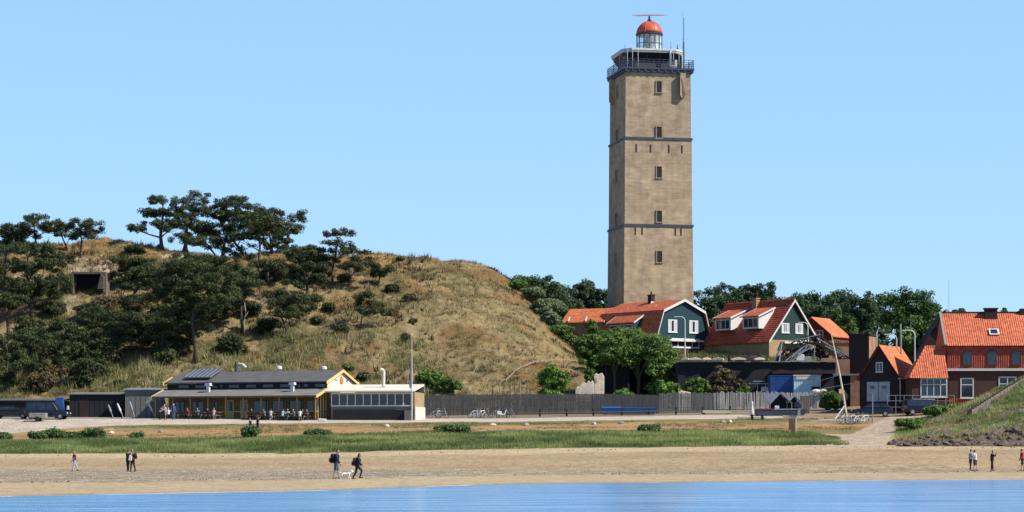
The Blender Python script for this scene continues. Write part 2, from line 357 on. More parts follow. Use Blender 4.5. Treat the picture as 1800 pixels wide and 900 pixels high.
# water
wm = bpy.data.materials.new('sea_water'); wm.use_nodes = True; nt = wm.node_tree; b = nt.nodes['Principled BSDF']
b.inputs['Roughness'].default_value = .16; b.inputs['IOR'].default_value = 1.33
tc = nt.nodes.new('ShaderNodeTexCoord'); mp = nt.nodes.new('ShaderNodeMapping'); mp.inputs['Scale'].default_value = (.5,1.3,1); nt.links.new(tc.outputs['Object'], mp.inputs[0])
nz = nt.nodes.new('ShaderNodeTexNoise'); nz.inputs['Scale'].default_value = .55; nz.inputs['Detail'].default_value = 5; nt.links.new(mp.outputs[0], nz.inputs['Vector'])
bp = nt.nodes.new('ShaderNodeBump'); bp.inputs['Distance'].default_value = .35; bp.inputs['Strength'].default_value = .9; nt.links.new(nz.outputs[0], bp.inputs['Height']); nt.links.new(bp.outputs[0], b.inputs['Normal'])
mp2 = nt.nodes.new('ShaderNodeMapping'); mp2.inputs['Scale'].default_value = (.09,.42,1); nt.links.new(tc.outputs['Object'], mp2.inputs[0])
nz2 = nt.nodes.new('ShaderNodeTexNoise'); nz2.inputs['Scale'].default_value = 1; nz2.inputs['Detail'].default_value = 6; nt.links.new(mp2.outputs[0], nz2.inputs['Vector'])
rp = nt.nodes.new('ShaderNodeValToRGB'); rp.color_ramp.elements[0].color = (.06,.20,.42,1); rp.color_ramp.elements[1].color = (.17,.36,.60,1); rp.color_ramp.elements[0].position = .35; rp.color_ramp.elements[1].position = .65
nt.links.new(nz2.outputs[0], rp.inputs[0]); nt.links.new(rp.outputs[0], b.inputs['Base Color'])  # lighter and darker blue streaks paint ripple glints into the base colour
mw = MB(); mw.add([(-900,-60,0),(900,-60,0),(900,215,0),(-900,215,0)], [(0,1,2,3)])
tag(mw.build('sea_water', wm), kind='structure')
# ================================================================ vegetation
rng = np.random.RandomState(3)
def leaves(cent, rad, n, size, flat=0.0, tint0=None, up=0.3, ground=None):
    """triangular leaf tufts scattered through ellipsoid clumps; returns verts (3N,3) and tint (N)"""
    K = len(cent); cent = np.asarray(cent, float); rad = np.asarray(rad, float)
    d = rng.normal(size=(K, n, 3)); d /= np.linalg.norm(d, axis=2, keepdims=True)
    r = rng.rand(K, n, 1)**.45
    p = cent[:, None, :]+d*r*rad[:, None, :]
    nrm = d*.8+rng.normal(size=(K, n, 3))*.55+np.array([0, 0, up]); nrm /= np.linalg.norm(nrm, axis=2, keepdims=True)
    a = np.cross(nrm, rng.normal(size=(K, n, 3))); a /= np.linalg.norm(a, axis=2, keepdims=True); b = np.cross(nrm, a)
    s = size*(.6+.8*rng.rand(K, n, 1))
    v = np.stack([p-a*s*.5-b*s*.3, p+a*s*.5-b*s*.3, p+b*s*.65+a*s*(rng.rand(K, n, 1)-.5)*.5], 2)
    t0 = rng.rand(K) if tint0 is None else np.asarray(tint0)
    t = np.clip(t0[:, None]*.6+rng.rand(K, n)*.4, 0, 1)
    return v.reshape(-1, 3), t.ravel()
LM = {'pine': leaf_mat('pine_needles', (.018,.031,.013), (.085,.10,.035)),
      'pine_olive': leaf_mat('olive_pine_needles', (.022,.034,.013), (.10,.115,.04)),
      'oak': leaf_mat('oak_leaves', (.02,.05,.012), (.085,.15,.035)),
      'wood': leaf_mat('far_wood_leaves', (.025,.05,.028), (.075,.12,.05)),
      'bright': leaf_mat('bright_green_leaves', (.05,.12,.02), (.17,.30,.05)),
      'bush': leaf_mat('mid_green_leaves', (.04,.085,.018), (.16,.25,.055)),
      'bankbush': leaf_mat('dark_bank_leaves', (.03,.07,.02), (.13,.20,.06)),
      'grey': leaf_mat('grey_green_leaves', (.07,.10,.05), (.20,.25,.12)),
      'brown': leaf_mat('brownish_scrub', (.06,.045,.025), (.17,.13,.06)),
      'grass': leaf_mat('green_bank_grass', (.05,.105,.03), (.40,.43,.15), .4),
      'dune': leaf_mat('dune_grass', (.16,.115,.05), (.44,.35,.18), .3),
      'dunegreen': leaf_mat('green_dune_grass', (.07,.08,.025), (.21,.21,.08), .3),
      'yellowgrass': leaf_mat('yellow_green_marram', (.13,.13,.045), (.34,.31,.14), .3)}
def clumps_in_pad(c, hw, hd, hh, r):
    n = max(4, int(1.15*(hw*hd*hh)**(1/3.)*(hw*hd)**.5/(r*r)*.9))
    n = min(int(n*1.9), 80); out = []
    for i in range(n):
        a = rng.rand()*6.283; q = math.sqrt(rng.rand()); z = (rng.rand()*1.5-.6)*(1-.55*q*q)
        out.append((c[0]+hw*q*math.cos(a), c[1]+hd*q*math.sin(a), c[2]+hh*z))
    return out
def pine(label, base, pads, leafm='pine', name='pine_tree', lean=0, rt=.22, Y=None, dens=1.0):
    """base pixel (px,py); pads list of (px,py,halfwidth,halfheight) pixels; at its own depth"""
    g = hill_at(*base) if Y is None else on_ground(base[0], Y)
    Yb = g.y; s = Yb/F
    root = thing(name, label, 'tree', g)
    cs = []; rs = []; tw = MB(); tops = sorted(pads, key=lambda p: p[1])
    bx = (base[0]-900)*s
    top = Vector(((tops[0][0]-900)*s-g.x, 0, ZC+(H0-tops[0][1])*s-g.z))
    top.z = max(top.z, 1.5)
    hgt = top.z; N = 7; pts = []
    ph = rng.rand()*6
    for i in range(N+1):
        t = i/N; pts.append(Vector((top.x*(t**1.25)+math.sin(ph+t*5)*.035*hgt*t*(1-t)*4, math.cos(ph+t*4)*.04*hgt*t, top.z*t-.3*(1-t))))
    tw.tube(pts, [rt*(1.15-.85*i/N)*(1.3 if i == 0 else 1) for i in range(N+1)], 7)
    for k, (px, py, hw, hh) in enumerate(pads):
        c = Vector(((px-900)*s-g.x, rng.uniform(-.6, .6)*hw*s, ZC+(H0-py)*s-g.z))
        HW = hw*s*1.2; HH = hh*s*1.45; HD = HW*rng.uniform(.75, 1.0)
        r = .62+.12*rng.rand()
        for q in clumps_in_pad(c, HW, HD, HH, r*1.15): cs.append(q); rs.append((r*rng.uniform(.8, 1.5), r*rng.uniform(.8, 1.4), r*rng.uniform(.5, .85)))
        # limb
        tz = max(.25, min(.92, (c.z-HW*.55)/hgt)); i = tz*N; i0 = int(i); f_ = i-i0; st = pts[i0].lerp(pts[min(i0+1, N)], f_)
        mid = st.lerp(c, .55)+Vector((0, 0, -.12*(c-st).length+.2))
        tw.tube([st, mid, c+Vector((0, 0, -HH*.3))], [rt*.5, rt*.33, rt*.16], 5)
        for _ in range(3):
            e = c+Vector((rng.uniform(-.7, .7)*HW, rng.uniform(-.7, .7)*HD, HH*rng.uniform(-.4, .4)))
            tw.tube([mid, mid.lerp(e, .5)+Vector((0, 0, -.1)), e], [rt*.25, rt*.16, rt*.07], 4)
    tw.build('trunk', M['bark'], root, smooth=True)
    v, t = leaves(cs, rs, int(150*dens), .2, tint0=rng.rand(len(cs))*.8)
    tri_mesh('crown', v, LM[leafm], root, t)
    return root
def leafy(label, px, ytop, ybot, wpx, Y, leafm='oak', name='tree', cat='tree', zb=None, depth=.8, r=None, n=70, size=.34, lobes=None, gap=.0, group=None, trunk=True):
    """broad-leaved tree or bush: crown spans pixel rows ytop..ybot, width wpx, at depth Y"""
    s = Y/F; x = PX(px, Y); g = G(x, Y) if zb is None else zb
    root = thing(name, label, cat, (x, Y, g), group=group)
    zt = PZ(ytop, Y)-g; zbm = max(PZ(ybot, Y)-g, .15) if cat == 'tree' else .1; W = wpx*s/2; Hh = (zt-zbm)/2; zc = (zt+zbm)/2
    r = r or max(.35, min(1.3, W*.24)); cs = []; rs = []
    lob = lobes or max(6, int(W*1.6)); L = []
    for i in range(lob):
        a = rng.rand()*6.283; q = rng.uniform(.2, .62); zz = rng.uniform(-.7, .5)
        L.append((W*q*math.cos(a), W*depth*q*math.sin(a), zc+Hh*zz, rng.uniform(.38, .55)))
    L.append((0, 0, zc+Hh*.25, .72))
    for (lx, ly, lz, k) in L:
        n_ = max(6, int(5.5*(W*k/r)**1.6)); n_ = min(n_, 70)
        for i in range(n_):
            d = Vector(rng.normal(size=3)).normalized(); d.z = d.z if d.z > -.8 else -.5*d.z
            q = rng.uniform(.65, 1.0)
            p = Vector((lx+d.x*W*k*q, ly+d.y*W*depth*k*q, lz+d.z*Hh*k*q))
            p.z = min(max(p.z, zbm+r*.3), zt-r*.35); cs.append(p); f_ = rng.uniform(.6, 1.25); rs.append((r*f_, r*f_, r*f_*rng.uniform(.6, .9)))
    if cat == 'tree':
        for i in range(16):
            d = Vector(rng.normal(size=3)).normalized()*rng.uniform(.1, .55); q = W*.3; cs.append((d.x*W, d.y*W*depth, zc+d.z*Hh)); rs.append((q, q*.8, min(q, Hh*.4)))
    v, t = leaves(cs, rs, n, size)
    cr = tri_mesh('crown' if cat == 'tree' else 'foliage', v, LM[leafm], root, t)
    if trunk:
        tw = MB(); rr = max(.05, W*.055); tw.tube([(0,0,-.3), (.1*W*.2,0,zbm*.6), (0,.05,zc)], [rr*1.3, rr, rr*.5], 7)
        for i in range(5):
            a = i*1.26+rng.rand(); tw.tube([(0,0,max(.1,zbm*.7)), (W*.3*math.cos(a), W*.3*math.sin(a), zc*.8), (W*.6*math.cos(a), W*.55*math.sin(a), zc+Hh*.2)], [rr*.6, rr*.4, rr*.12], 5)
        tw.build('trunk' if cat == 'tree' else 'stem', M['bark'], root)
    return root
pines = [
 ('leaning dark pine at the left of the skyline clump, its lowest bough reaching far left', (285,441), [(285,352,26,9),(262,372,26,7),(242,401,22,5),(298,377,26,9),(300,402,20,7),(270,392,18,5)], 'pine', .3),
 ('dark pine second from the left in the skyline clump', (322,441), [(342,352,25,11),(335,380,22,9),(352,400,24,9)], 'pine', .24),
 ('tallest flat-topped pine in the middle of the skyline clump', (392,448), [(415,357,30,10),(400,378,33,11),(375,402,33,9),(438,372,25,9)], 'pine', .26),
 ('dark pine with a thick bare trunk at the right of the skyline clump', (458,490), [(450,392,34,11),(468,412,30,10),(428,420,30,8),(480,395,22,9)], 'pine', .26),
 ('round-headed pine closing the right end of the skyline clump', (508,446), [(505,380,28,11),(512,402,26,10),(495,424,20,6),(488,400,20,9)], 'pine', .22),
 ('olive green pine standing low inside the skyline clump', (400,478), [(360,425,30,7),(400,437,30,7),(425,450,20,6)], 'pine_olive', .22),
 ('pine in the heart of the skyline clump filling the gap behind the tallest flat-topped pine', (430,447), [(372,372,24,9),(420,385,30,10),(455,372,22,9),(430,408,34,10),(465,398,24,9)], 'pine', .22),
 ('low olive pine between the two left pines of the skyline clump', (330,446), [(318,366,18,8),(325,395,26,9),(352,412,28,8),(320,420,18,6)], 'pine_olive', .2),
 ('pine at the back between the tallest pine and the round-headed pine of the clump', (480,447), [(462,385,22,9),(480,410,26,9),(470,432,26,7)], 'pine', .2),
 ('wide dark pine at the far left edge of the skyline', (22,446), [(10,408,30,8),(38,412,28,8),(20,428,34,8)], 'pine', .2),
 ('wide-crowned big pine in the middle of the slope above the long restaurant roof', (343,638), [(335,500,58,15),(345,470,48,12),(300,522,44,13),(372,520,44,13),(330,545,46,12),(392,490,30,10),(292,482,28,9),(345,572,28,8)], 'pine_olive', .3),
 ('thin half-bare pine right of the wide-crowned big pine', (425,588), [(440,497,18,5),(415,515,24,7),(400,540,18,6),(432,478,14,4)], 'pine', .17),
 ('slender tall pine with tiered flat boughs, its tip alone against the sky', (585,502), [(592,410,25,6),(590,428,22,5),(602,445,24,5),(578,455,20,5)], 'pine', .2),
 ('pine just right of the slender tiered pine, with a long drooping right bough', (612,506), [(622,440,22,5),(642,455,20,5),(628,470,32,6),(612,490,20,4)], 'pine', .2),
 ('bushy leaning pine left of the slender tiered pine', (540,532), [(530,445,24,6),(550,468,26,7),(535,490,26,7),(518,500,18,6),(560,488,18,6)], 'pine', .2),
 ('small umbrella-shaped pine standing alone right of the tiered pines', (663,502), [(672,474,17,4),(666,482,11,3)], 'pine', .12),
 ('small crooked pine alone on the bare middle slope', (635,578), [(648,532,20,8),(655,546,18,6),(640,520,13,4)], 'pine', .12),
 ('low dark pine crouching on the slope below the bushy leaning pine', (505,588), [(490,535,24,8),(510,550,25,9),(480,518,18,6),(520,525,14,6),(495,568,22,6)], 'pine', .17),
 ('big pine on the left slope with a bare lower trunk above the scrub', (55,560), [(60,470,42,12),(78,495,42,12),(50,440,38,10),(92,458,32,10),(45,512,38,10)], 'pine', .26),
 ('dense pine at the left edge of the photo, halfway up the dune', (14,600), [(10,440,30,10),(15,470,30,11),(10,500,34,12),(20,532,34,11)], 'pine', .24),
 ('flat-topped pine highest of the trees at the far left skyline', (65,442), [(60,383,22,5),(60,398,28,6),(24,400,24,6),(85,405,14,4)], 'pine', .18),
 ('slanting umbrella pine left of the bare sand patch on the ridge', (142,456), [(140,393,36,5),(162,404,22,5),(115,400,24,6),(150,414,18,4)], 'pine', .18),
 ('small pine crowded between the two flat-topped pines at the far left ridge', (118,440), [(104,398,20,6),(124,414,22,5)], 'pine', .15),
 ('low bushy pine on the lower left slope above the parked vans', (60,676), [(50,592,34,10),(72,605,34,10),(30,616,34,10),(45,636,30,9)], 'pine', .18),
 ('scrubby pine at the lower left corner of the dune', (14,690), [(10,602,24,11),(20,640,28,11),(15,666,24,7)], 'pine', .16),
 ('spreading low pine on the lower left slope below the sandy path', (125,655), [(112,610,30,7),(150,620,30,7),(130,640,24,6)], 'pine', .15),
 ('grey green pine right of the dark bunker opening', (225,548), [(236,480,22,7),(256,477,26,7),(240,500,34,10),(240,528,28,10),(230,545,34,9)], 'pine_olive', .2),
 ('dark sprawling pine below the grey green pine near the bunker', (258,604), [(250,560,44,9),(215,560,34,9),(286,572,34,9),(230,584,38,7)], 'pine', .2),
 ('gnarled low pine between the wide-crowned pine and the bunker slope', (300,612), [(292,590,26,7),(270,600,20,6),(315,602,18,6)], 'pine', .14),
 ('middle-sized dark pine in the gap between the bunker slope and skyline clump', (385,520), [(330,455,30,8),(365,460,30,8),(400,470,26,7)], 'pine', .2),
]
for (lab, base, pads, lm, rt) in pines: pine(lab, base, pads, lm, rt=rt)
# shrubs on the dune
shrubs = [
 ('round dark shrub on the lower slope above the middle of the long restaurant roof', 405,588,620,62,'pine'),
 ('small round dark shrub on the bare slope below the tiered pines', 577,533,553,24,'pine'),
 ('flat dark shrub beside a bleached branch on the middle slope', 597,570,590,32,'pine'),
 ('low dark foliage imitating the tree shadow on the ridge left of the skyline clump', 240,431,446,42,'pine'),  # dark foliage laid out as the pine's cast shadow, not a grown shrub
 ('dark green bush on the slope left of the wide-crowned pine trunk', 285,600,632,56,'pine'),
 ('dark shrub at the foot of the slope above the left shed', 185,604,640,60,'brown'),
 ('brownish heather clump below the bunker mouth', 185,520,560,62,'brown'),
 ('dark shrub at the far right of the ridge pines', 690,500,514,26,'pine'),
 ('small olive shrub high on the bare right slope', 705,452,460,12,'pine_olive'),
 ('low brown shrub on the upper right slope', 722,518,530,26,'brown'),
 ('dark tuft left of the low brown shrub on the right slope', 660,530,552,30,'brown'),
 ('olive shrub in the middle of the bare right slope', 726,560,572,14,'pine_olive'),
 ('spiky dark shrub on the slope behind the flagpole', 713,588,600,20,'pine_olive'),
 ('dark green bush right behind the flagpole foot', 757,652,682,56,'bush'),
 ('low bramble thicket right of the white restaurant wing', 790,664,692,50,'bush'),
 ('olive bush at the dune foot right behind the white roofed wing', 640,655,672,30,'pine_olive'),
 ('small green bush above the yellow gable', 612,640,654,18,'bush'),
 ('brown bush high on the bunker slope', 175,500,516,18,'brown'),
 ('dark scrub patch at the left foot of the dune', 75,655,690,66,'brown'),
 ('dark shrub under the low pine at the left dune foot', 150,650,684,40,'pine'),
 ('brown scrub left of the crooked small pine', 560,556,572,26,'brown'),
 ('grey scrub on the middle slope above the flagpole', 690,545,556,24,'brown'),
 ('dark undergrowth below the skyline clump', 440,530,556,52,'pine'),
 ('low undergrowth below the bushy leaning pine', 470,560,584,48,'pine'),
 ('dark undergrowth under the grey green pine', 190,566,596,70,'pine'),
]
for (lab, px, yt, yb, w, lm) in shrubs:
    g = hill_at(px, yb); leafy(lab, px, yt, yb+3, w, g.y, lm, 'shrub', 'shrub', n=46, size=.24, trunk=True, group=None)
far_trees = [
 ('low tree filling the skyline between the lighthouse and the dormer house roof', 1308,504,620,70,425,'wood'),
 ('round tree right behind the small orange roof slice', 1446,520,622,70,400,'wood'),
 ('tree in the dip between the far wood and the big round oak', 1545,530,622,50,420,'wood'),
 ('broad low tree in the wood above the triangular green gable', 1400,516,622,80,428,'wood'),
 ('ragged tree peeping over the dune crest left of the lighthouse', 948,480,610,92,396,'wood'),
 ('dark tree second to the right of the dune crest', 990,502,610,70,402,'wood'),
 ('tall dark tree close to the left side of the lighthouse', 1018,492,615,64,410,'wood'),
 ('low dark tree touching the left side of the lighthouse', 1052,504,620,44,406,'wood'),
 ('dense tree touching the right side of the lighthouse', 1243,500,620,64,412,'wood'),
 ('dark tree with the highest top right of the lighthouse', 1282,488,620,70,418,'wood'),
 ('tall tree behind the ridge of the dormer house', 1330,492,622,74,410,'wood'),
 ('dark tree behind the right end of the dormer house roof', 1375,512,622,66,414,'wood'),
 ('broad far tree right of the triangular green gable', 1430,507,622,80,420,'wood'),
 ('broad far tree left of the large round oak', 1478,502,622,80,424,'wood'),
 ('far tree tucked against the left side of the large round oak', 1520,512,622,60,416,'wood'),
 ('lighter yellow green tree in front of the far wood', 1478,545,622,62,372,'oak'),
 ('large round dark oak between the chimney block and red roofed house', 1600,506,612,122,330,'oak'),
 ('small light green tree below the round oak, behind the street lamps', 1592,575,628,56,300,'bush'),
 ('small tree top just above the left end of the big red roof', 1686,532,600,34,330,'oak'),
 ('small tree top above the middle of the big red roof', 1762,538,600,22,330,'oak'),
 ('dark tree top at the right edge above the big red roof', 1796,542,600,26,330,'pine'),
 ('dark tree behind the lighthouse side of the dormer house', 1258,545,622,50,385,'wood'),
]
for (lab, px, yt, yb, w, Y, lm) in far_trees:
    leafy(lab, px, yt, yb+10, w*(1.35 if Y > 380 else 1.05), Y, lm, 'oak_tree' if 'oak' in lab else 'leafy_tree', n=110, size=.36 if Y > 360 else .3)
bushes = [
 ('grey green elder bush high on the right flank of the dune', 925,505,560,56,372,'grey'),
 ('grey green bush below the topmost elder on the dune flank', 962,528,585,70,368,'grey'),
 ('grey green bush in front of the small orange roof', 1000,556,606,76,360,'grey'),
 ('dark green bush between the orange roof and the barn-roofed house', 1044,562,622,60,346,'bush'),
 ('bright green bush at the left end of the bush belt below the barn-roofed house', 1045,585,650,62,330,'bush'),
 ('big green bush at the right end of the belt below the barn-roofed house', 1148,583,665,92,326,'bush'),
 ('green bush covering the right end of the dark cellar', 1165,612,690,76,306,'bush'),
 ('small green bush left of the cellar opening', 1040,640,672,30,306,'bush'),
 ('low green bush beside the dark stone cellar wall', 1178,628,678,44,322,'bush'),
 ('bright green bush behind the dark fence left of the rubble wall', 972,642,694,72,302,'bright'),
 ('small lime green bush just above the fence beside the dark cellar wall', 1172,668,694,50,298,'bright'),
 ('low grass-like bush above the fence in front of the dark entrance', 1095,682,694,44,298,'bright'),
 ('low green bush at the left foot of the long dark warehouse wall', 1222,662,694,44,298.5,'bush'),
 ('small brown scrub bush between the dim olive bush and the metal workbench', 1298,664,694,30,299,'brown'),
 ('grey green shrub growing on the left end of the warehouse roof', 1236,626,638,34,306,'grey'),
 ('green shrub growing on the middle of the warehouse roof', 1300,625,638,40,308,'bush'),
 ('low green shrub on the warehouse roof left of the steel lattice', 1340,622,638,34,309,'bush'),
 ('dim olive bush in front of the long dark warehouse wall', 1270,642,694,60,299,'brown'),
 ('small green bush left of the grey metal table frame behind the fence', 1308,676,694,26,297,'bush'),
 ('dark ivy tree with a thin trunk beside the rubble wall', 1048,618,668,36,312,'oak'),
 ('dark net-like bush in front of the pale palings', 1458,688,724,44,282,'bush'),
 ('dark green bush where the sandy track meets the mound', 1648,716,738,60,252,'bush'),
 ('small green bush hanging over the left end of the stone mound', 1600,738,764,44,243,'bush'),
 ('green bush behind the mound in front of the big house', 1690,712,730,50,262,'bright'),
]
for (lab, px, yt, yb, w, Y, lm) in bushes:
    leafy(lab, px, yt, yb, w, Y, lm, 'bush', 'bush', n=110, size=.22)
for (lab, px, yt, yb, w, Y, lm) in [('large green tree hanging over the dark cellar opening', 1122,590,650,108,307.5,'bush'),('dark green tree left above the dark cellar opening', 1080,588,642,66,307,'bush'),('big green tree in the middle of the belt below the barn-roofed house', 1098,573,645,96,333,'bush')]:
    leafy(lab, px, yt, yb, w, Y, lm, 'leafy_tree', n=110, size=.24)
bank = [('round dark green bush, tallest on the grass bank at the left',97,752,778,26),('dark green bush right of the tallest bank bush at the left',163,753,780,30),
 ('low green bush left of the tallest bank bush',70,758,780,34),('low green bush between the two dark bank bushes',128,760,780,30),('green bush at the left edge of the photo on the grass bank',4,760,780,20),
 ('small dark bush on the grass bank below the left sheds',240,760,776,16),('wide green bush on the grass bank right of the middle',800,748,770,54),('small green bush on the bank below the blue cover',1140,746,762,30),
 ('low green bush on the bank left of the middle',560,756,776,40),('small dark bush on the bank below the restaurant veranda',440,750,766,30)]
for (lab, px, yt, yb, w) in bank: leafy(lab, px, yt+2, yb, w*1.35, 246, 'bankbush', 'bush', 'bush', n=90, size=.18, r=.42)
import collections
occ = collections.Counter()
for i in range(64):
    for _ in range(30):
        px = rng.uniform(-10, 440)**1.0; py = rng.uniform(500, 690)
        if (px < 110 or px > 205 or py > 545) and (px < 380 or py < 560) and vnoise(np.array([px/60.]), np.array([py/35.]))[0] > .45 and abs(px-130) > 25: break
    g = hill_at(px, py); w = rng.uniform(22, 62); hh = w*rng.uniform(.3, .5); lm = ['pine','brown','pine_olive'][i % 3]
    lab = '%s %s scrub bush %s %s' % ('wide' if w > 42 else 'small', {'pine':'dark green','brown':'brownish','pine_olive':'olive'}[lm],
        ['high on the slope','halfway up the slope','low on the slope'][0 if py < 555 else 1 if py < 625 else 2],
        ['at the far left','left of the bunker path','below the bunker','under the wide-crowned pine','right of the wide-crowned pine'][0 if px < 60 else 1 if px < 130 else 2 if px < 260 else 3 if px < 400 else 4])
    leafy(lab, px, py-hh, py+3, w, g.y, lm, 'scrub_bush', 'shrub', n=34, size=.24, group='scrub bushes on the left half of the dune')
for i in range(22):
    for _ in range(40):
        px = rng.uniform(-5, 400) if i % 4 else rng.uniform(470, 560); py = rng.uniform(500, 680) if px < 330 else rng.uniform(490, 570)
        if (px < 105 or px > 215 or py > 590) and vnoise(np.array([px/50.+3]), np.array([py/40.+9]))[0] > .42: break
    hh = rng.uniform(28, 58); k_ = rng.uniform(-10, 10); w = rng.uniform(16, 30)
    lab = 'small %s pine leaning %s %s %s' % (['dark','olive'][i % 2], 'right' if k_ > 0 else 'left', ['on the upper slope','on the middle slope','on the lower slope'][0 if py < 540 else 1 if py < 610 else 2],
        ['at the far left','left of the bunker path','below the bunker','beside the wide-crowned pine','right of the wide-crowned pine'][0 if px < 60 else 1 if px < 130 else 2 if px < 260 else 3 if px < 400 else 4])
    rt_ = pine(lab, (px, py), [(px+k_, py-hh, w, 6), (px-k_, py-hh*.72, w, 7), (px+k_*.6, py-hh*.45, w*.9, 6)], ['pine','pine_olive'][i % 2], rt=.12, dens=.9); rt_['group'] = 'small pines on the left half of the dune'
fl = [(918,512,48,'at the very top'),(936,530,50,'second from the top'),(950,552,44,'third from the top'),(968,548,56,'behind the third'),(966,574,46,'in the upper middle'),(990,570,60,'left of the orange roof'),(986,595,50,'in the lower middle'),(1012,592,56,'below the orange roof'),(1006,614,46,'near the bottom'),(1030,612,54,'right of the bottom'),(1024,632,44,'at the very bottom'),(1046,604,50,'touching the big bush belt')]
for i, (px, py, w, lab) in enumerate(fl):
    g = hill_at(px, py); leafy('grey green elder bush '+lab+' on the right dune flank', px, py-24, py+4, w, g.y, 'grey' if i % 3 else 'bush', 'bush', 'bush', n=70, size=.25)
# grass blades as stuff
def blades(name, xs, ys, zs, h, w, m, n=5, lean=.45, spread=.16):
    K = len(xs); a = rng.rand(K, n)*6.283; r = rng.rand(K, n)*spread
    bx = xs[:, None]+r*np.cos(a); by = ys[:, None]+r*np.sin(a); hh = None if hasattr(h, '__len__') else (h*(.55+.8*rng.rand(K, n)))
    if hasattr(h, '__len__'): hh = np.asarray(h)[:, None]*(.6+.7*rng.rand(K, n))
    dx = np.cos(a)*hh*lean*rng.rand(K, n); dy = np.sin(a)*hh*lean*rng.rand(K, n)
    o = rng.rand(K, n)*3.14; wx = np.cos(o)*w; wy = np.sin(o)*w; z0 = zs[:, None]-.05
    V = np.stack([np.stack([bx-wx, by-wy, z0+0*bx], -1), np.stack([bx+wx, by+wy, z0+0*bx], -1), np.stack([bx+dx, by+dy, z0+hh], -1)], 2)
    t = np.clip((fbm(xs/4, ys/2.5, 4)-.33)*2.6, 0, 1)[:, None]*.7+rng.rand(K, n)*.3
    return V.reshape(-1, 3), t.ravel()
def scatter(N, u0, u1, y0, y1):
    u = rng.uniform(u0, u1, N); y = np.sqrt(rng.uniform(y0**2, y1**2, N)); return u, y
def gz(u, y):
    iy = np.clip(np.searchsorted(gY, y)-1, 0, len(gY)-2); ju = np.clip(np.searchsorted(gu, u)-1, 0, len(gu)-2)
    a = (y-gY[iy])/(gY[iy+1]-gY[iy]); b = (u-gu[ju])/(gu[ju+1]-gu[ju])
    return (Zg[iy,ju]*(1-b)+Zg[iy,ju+1]*b)*(1-a)+(Zg[iy+1,ju]*(1-b)+Zg[iy+1,ju+1]*b)*a
u, y = scatter(34000, -260, 1490, 227.6, 250); x = (u-900)/F*y
topl = 246.5+(fbm(x/5, y/9)-.5)*7-np.clip((u-1330)/150, 0, 1)*14*0-np.clip((u-1400)/90, 0, 1)*12
k = (y < topl)&(y > 227.9+(fbm(x/2, y*0)-.5)*1.6); u, y, x, topl = u[k], y[k], x[k], topl[k]
patch = fbm(x/4+5, y/4); edge = np.clip((y-227.9)/2.5, .25, 1)*np.clip((topl-y)/4, .3, 1)
k = rng.rand(len(x)) < np.clip(.25+edge+(patch-.5)*2, .15, 1); u, y, x, patch, edge = u[k], y[k], x[k], patch[k], edge[k]
v, t = blades('g', x, y, gz(u, y), (.25+.8*np.clip(patch-.32, 0, 1))*(.4+.6*edge), .03, None, 7, spread=.25)
dk_ = rng.rand(len(x)) < .16; vd, td = blades('gd', x[dk_], y[dk_], gz(u[dk_], y[dk_]), .55, .02, None, 3, spread=.25)
tag(tri_mesh('dry_stems', vd, LM['yellowgrass'], None, td), 'dry pale stems mixed into the green grass bank', 'grass', kind='stuff')
tag(tri_mesh('bank_grass', v, LM['grass'], None, t), 'tall green grass covering the bank above the beach', 'grass', kind='stuff')
def hill_grass(name, N, m, u0, u1, y0, y1, h, w, mask, lab):
    u, y = scatter(N, u0, u1, y0, y1); x = (u-900)/F*y; k = mask(u, x, y); u, y, x = u[k], y[k], x[k]
    v, t = blades(name, x, y, gz(u, y), h*(.6+.8*rng.rand(len(x))), w, None, 6, .7, spread=.4)
    tag(tri_mesh(name, v, LM[m], None, t), lab, 'grass', kind='stuff')
g1 = lambda x, y: fbm(x/6+70, y/8+3)
hill_grass('dune_grass', 40000, 'dune', -260, 1045, 299, 378, .34, .035, lambda u, x, y: (g1(x, y) < .58+.25*rng.rand(len(x))) & (fbm(x/1.6, y/1.6) > .40), 'dry straw coloured dune grass over the hill')
hill_grass('green_dune_grass', 24000, 'dunegreen', -260, 1045, 299, 376, .4, .035, lambda u, x, y: (g1(x, y) > .47+(u > 620)*.05) & (fbm(x/1.6, y/1.6) > .38), 'green patches of dune grass over the hill')
hill_grass('marram_grass', 9000, 'yellowgrass', -260, 760, 298, 326, .9, .06, lambda u, x, y: (fbm(x/3.5, y/3.5+3) > .47), 'pale yellow green marram along the dune foot')
hill_grass('village_grass', 9000, 'dunegreen', 1040, 1520, 303, 365, .5, .05, lambda u, x, y: fbm(x/3, y/3) > .4, 'rough grass on the terrace below the green houses')
hill_grass('mound_grass', 9000, 'grass', 1575, 1960, 233, 258, .3, .035, lambda u, x, y: fbm(x/2+3, y/2) > .5, 'short green grass patches on the stone mound')
hill_grass('mound_dry_grass', 7000, 'dune', 1575, 1960, 231, 258, .25, .035, lambda u, x, y: fbm(x/2+3, y/2) < .48, 'dry grass patches on the stone mound')
hill_grass('dune_scrub', 3600, 'brown', -260, 760, 300, 372, .75, .11, lambda u, x, y: fbm(x/4+31, y/4+8) > .53, 'dark low scrub between the pines')
hill_grass('slope_scrub', 2500, 'brown', 500, 1030, 300, 376, .5, .09, lambda u, x, y: fbm(x/2.2+71, y/2.2+8) > .6, 'small dark tufts dotted over the bare right slope')
hill_grass('strip_grass', 9000, 'dunegreen', 150, 1500, 247, 263.5, .16, .03, lambda u, x, y: fbm(x/6, y/2.5+40) > .5, 'sparse short grass on the sandy strip before the road')
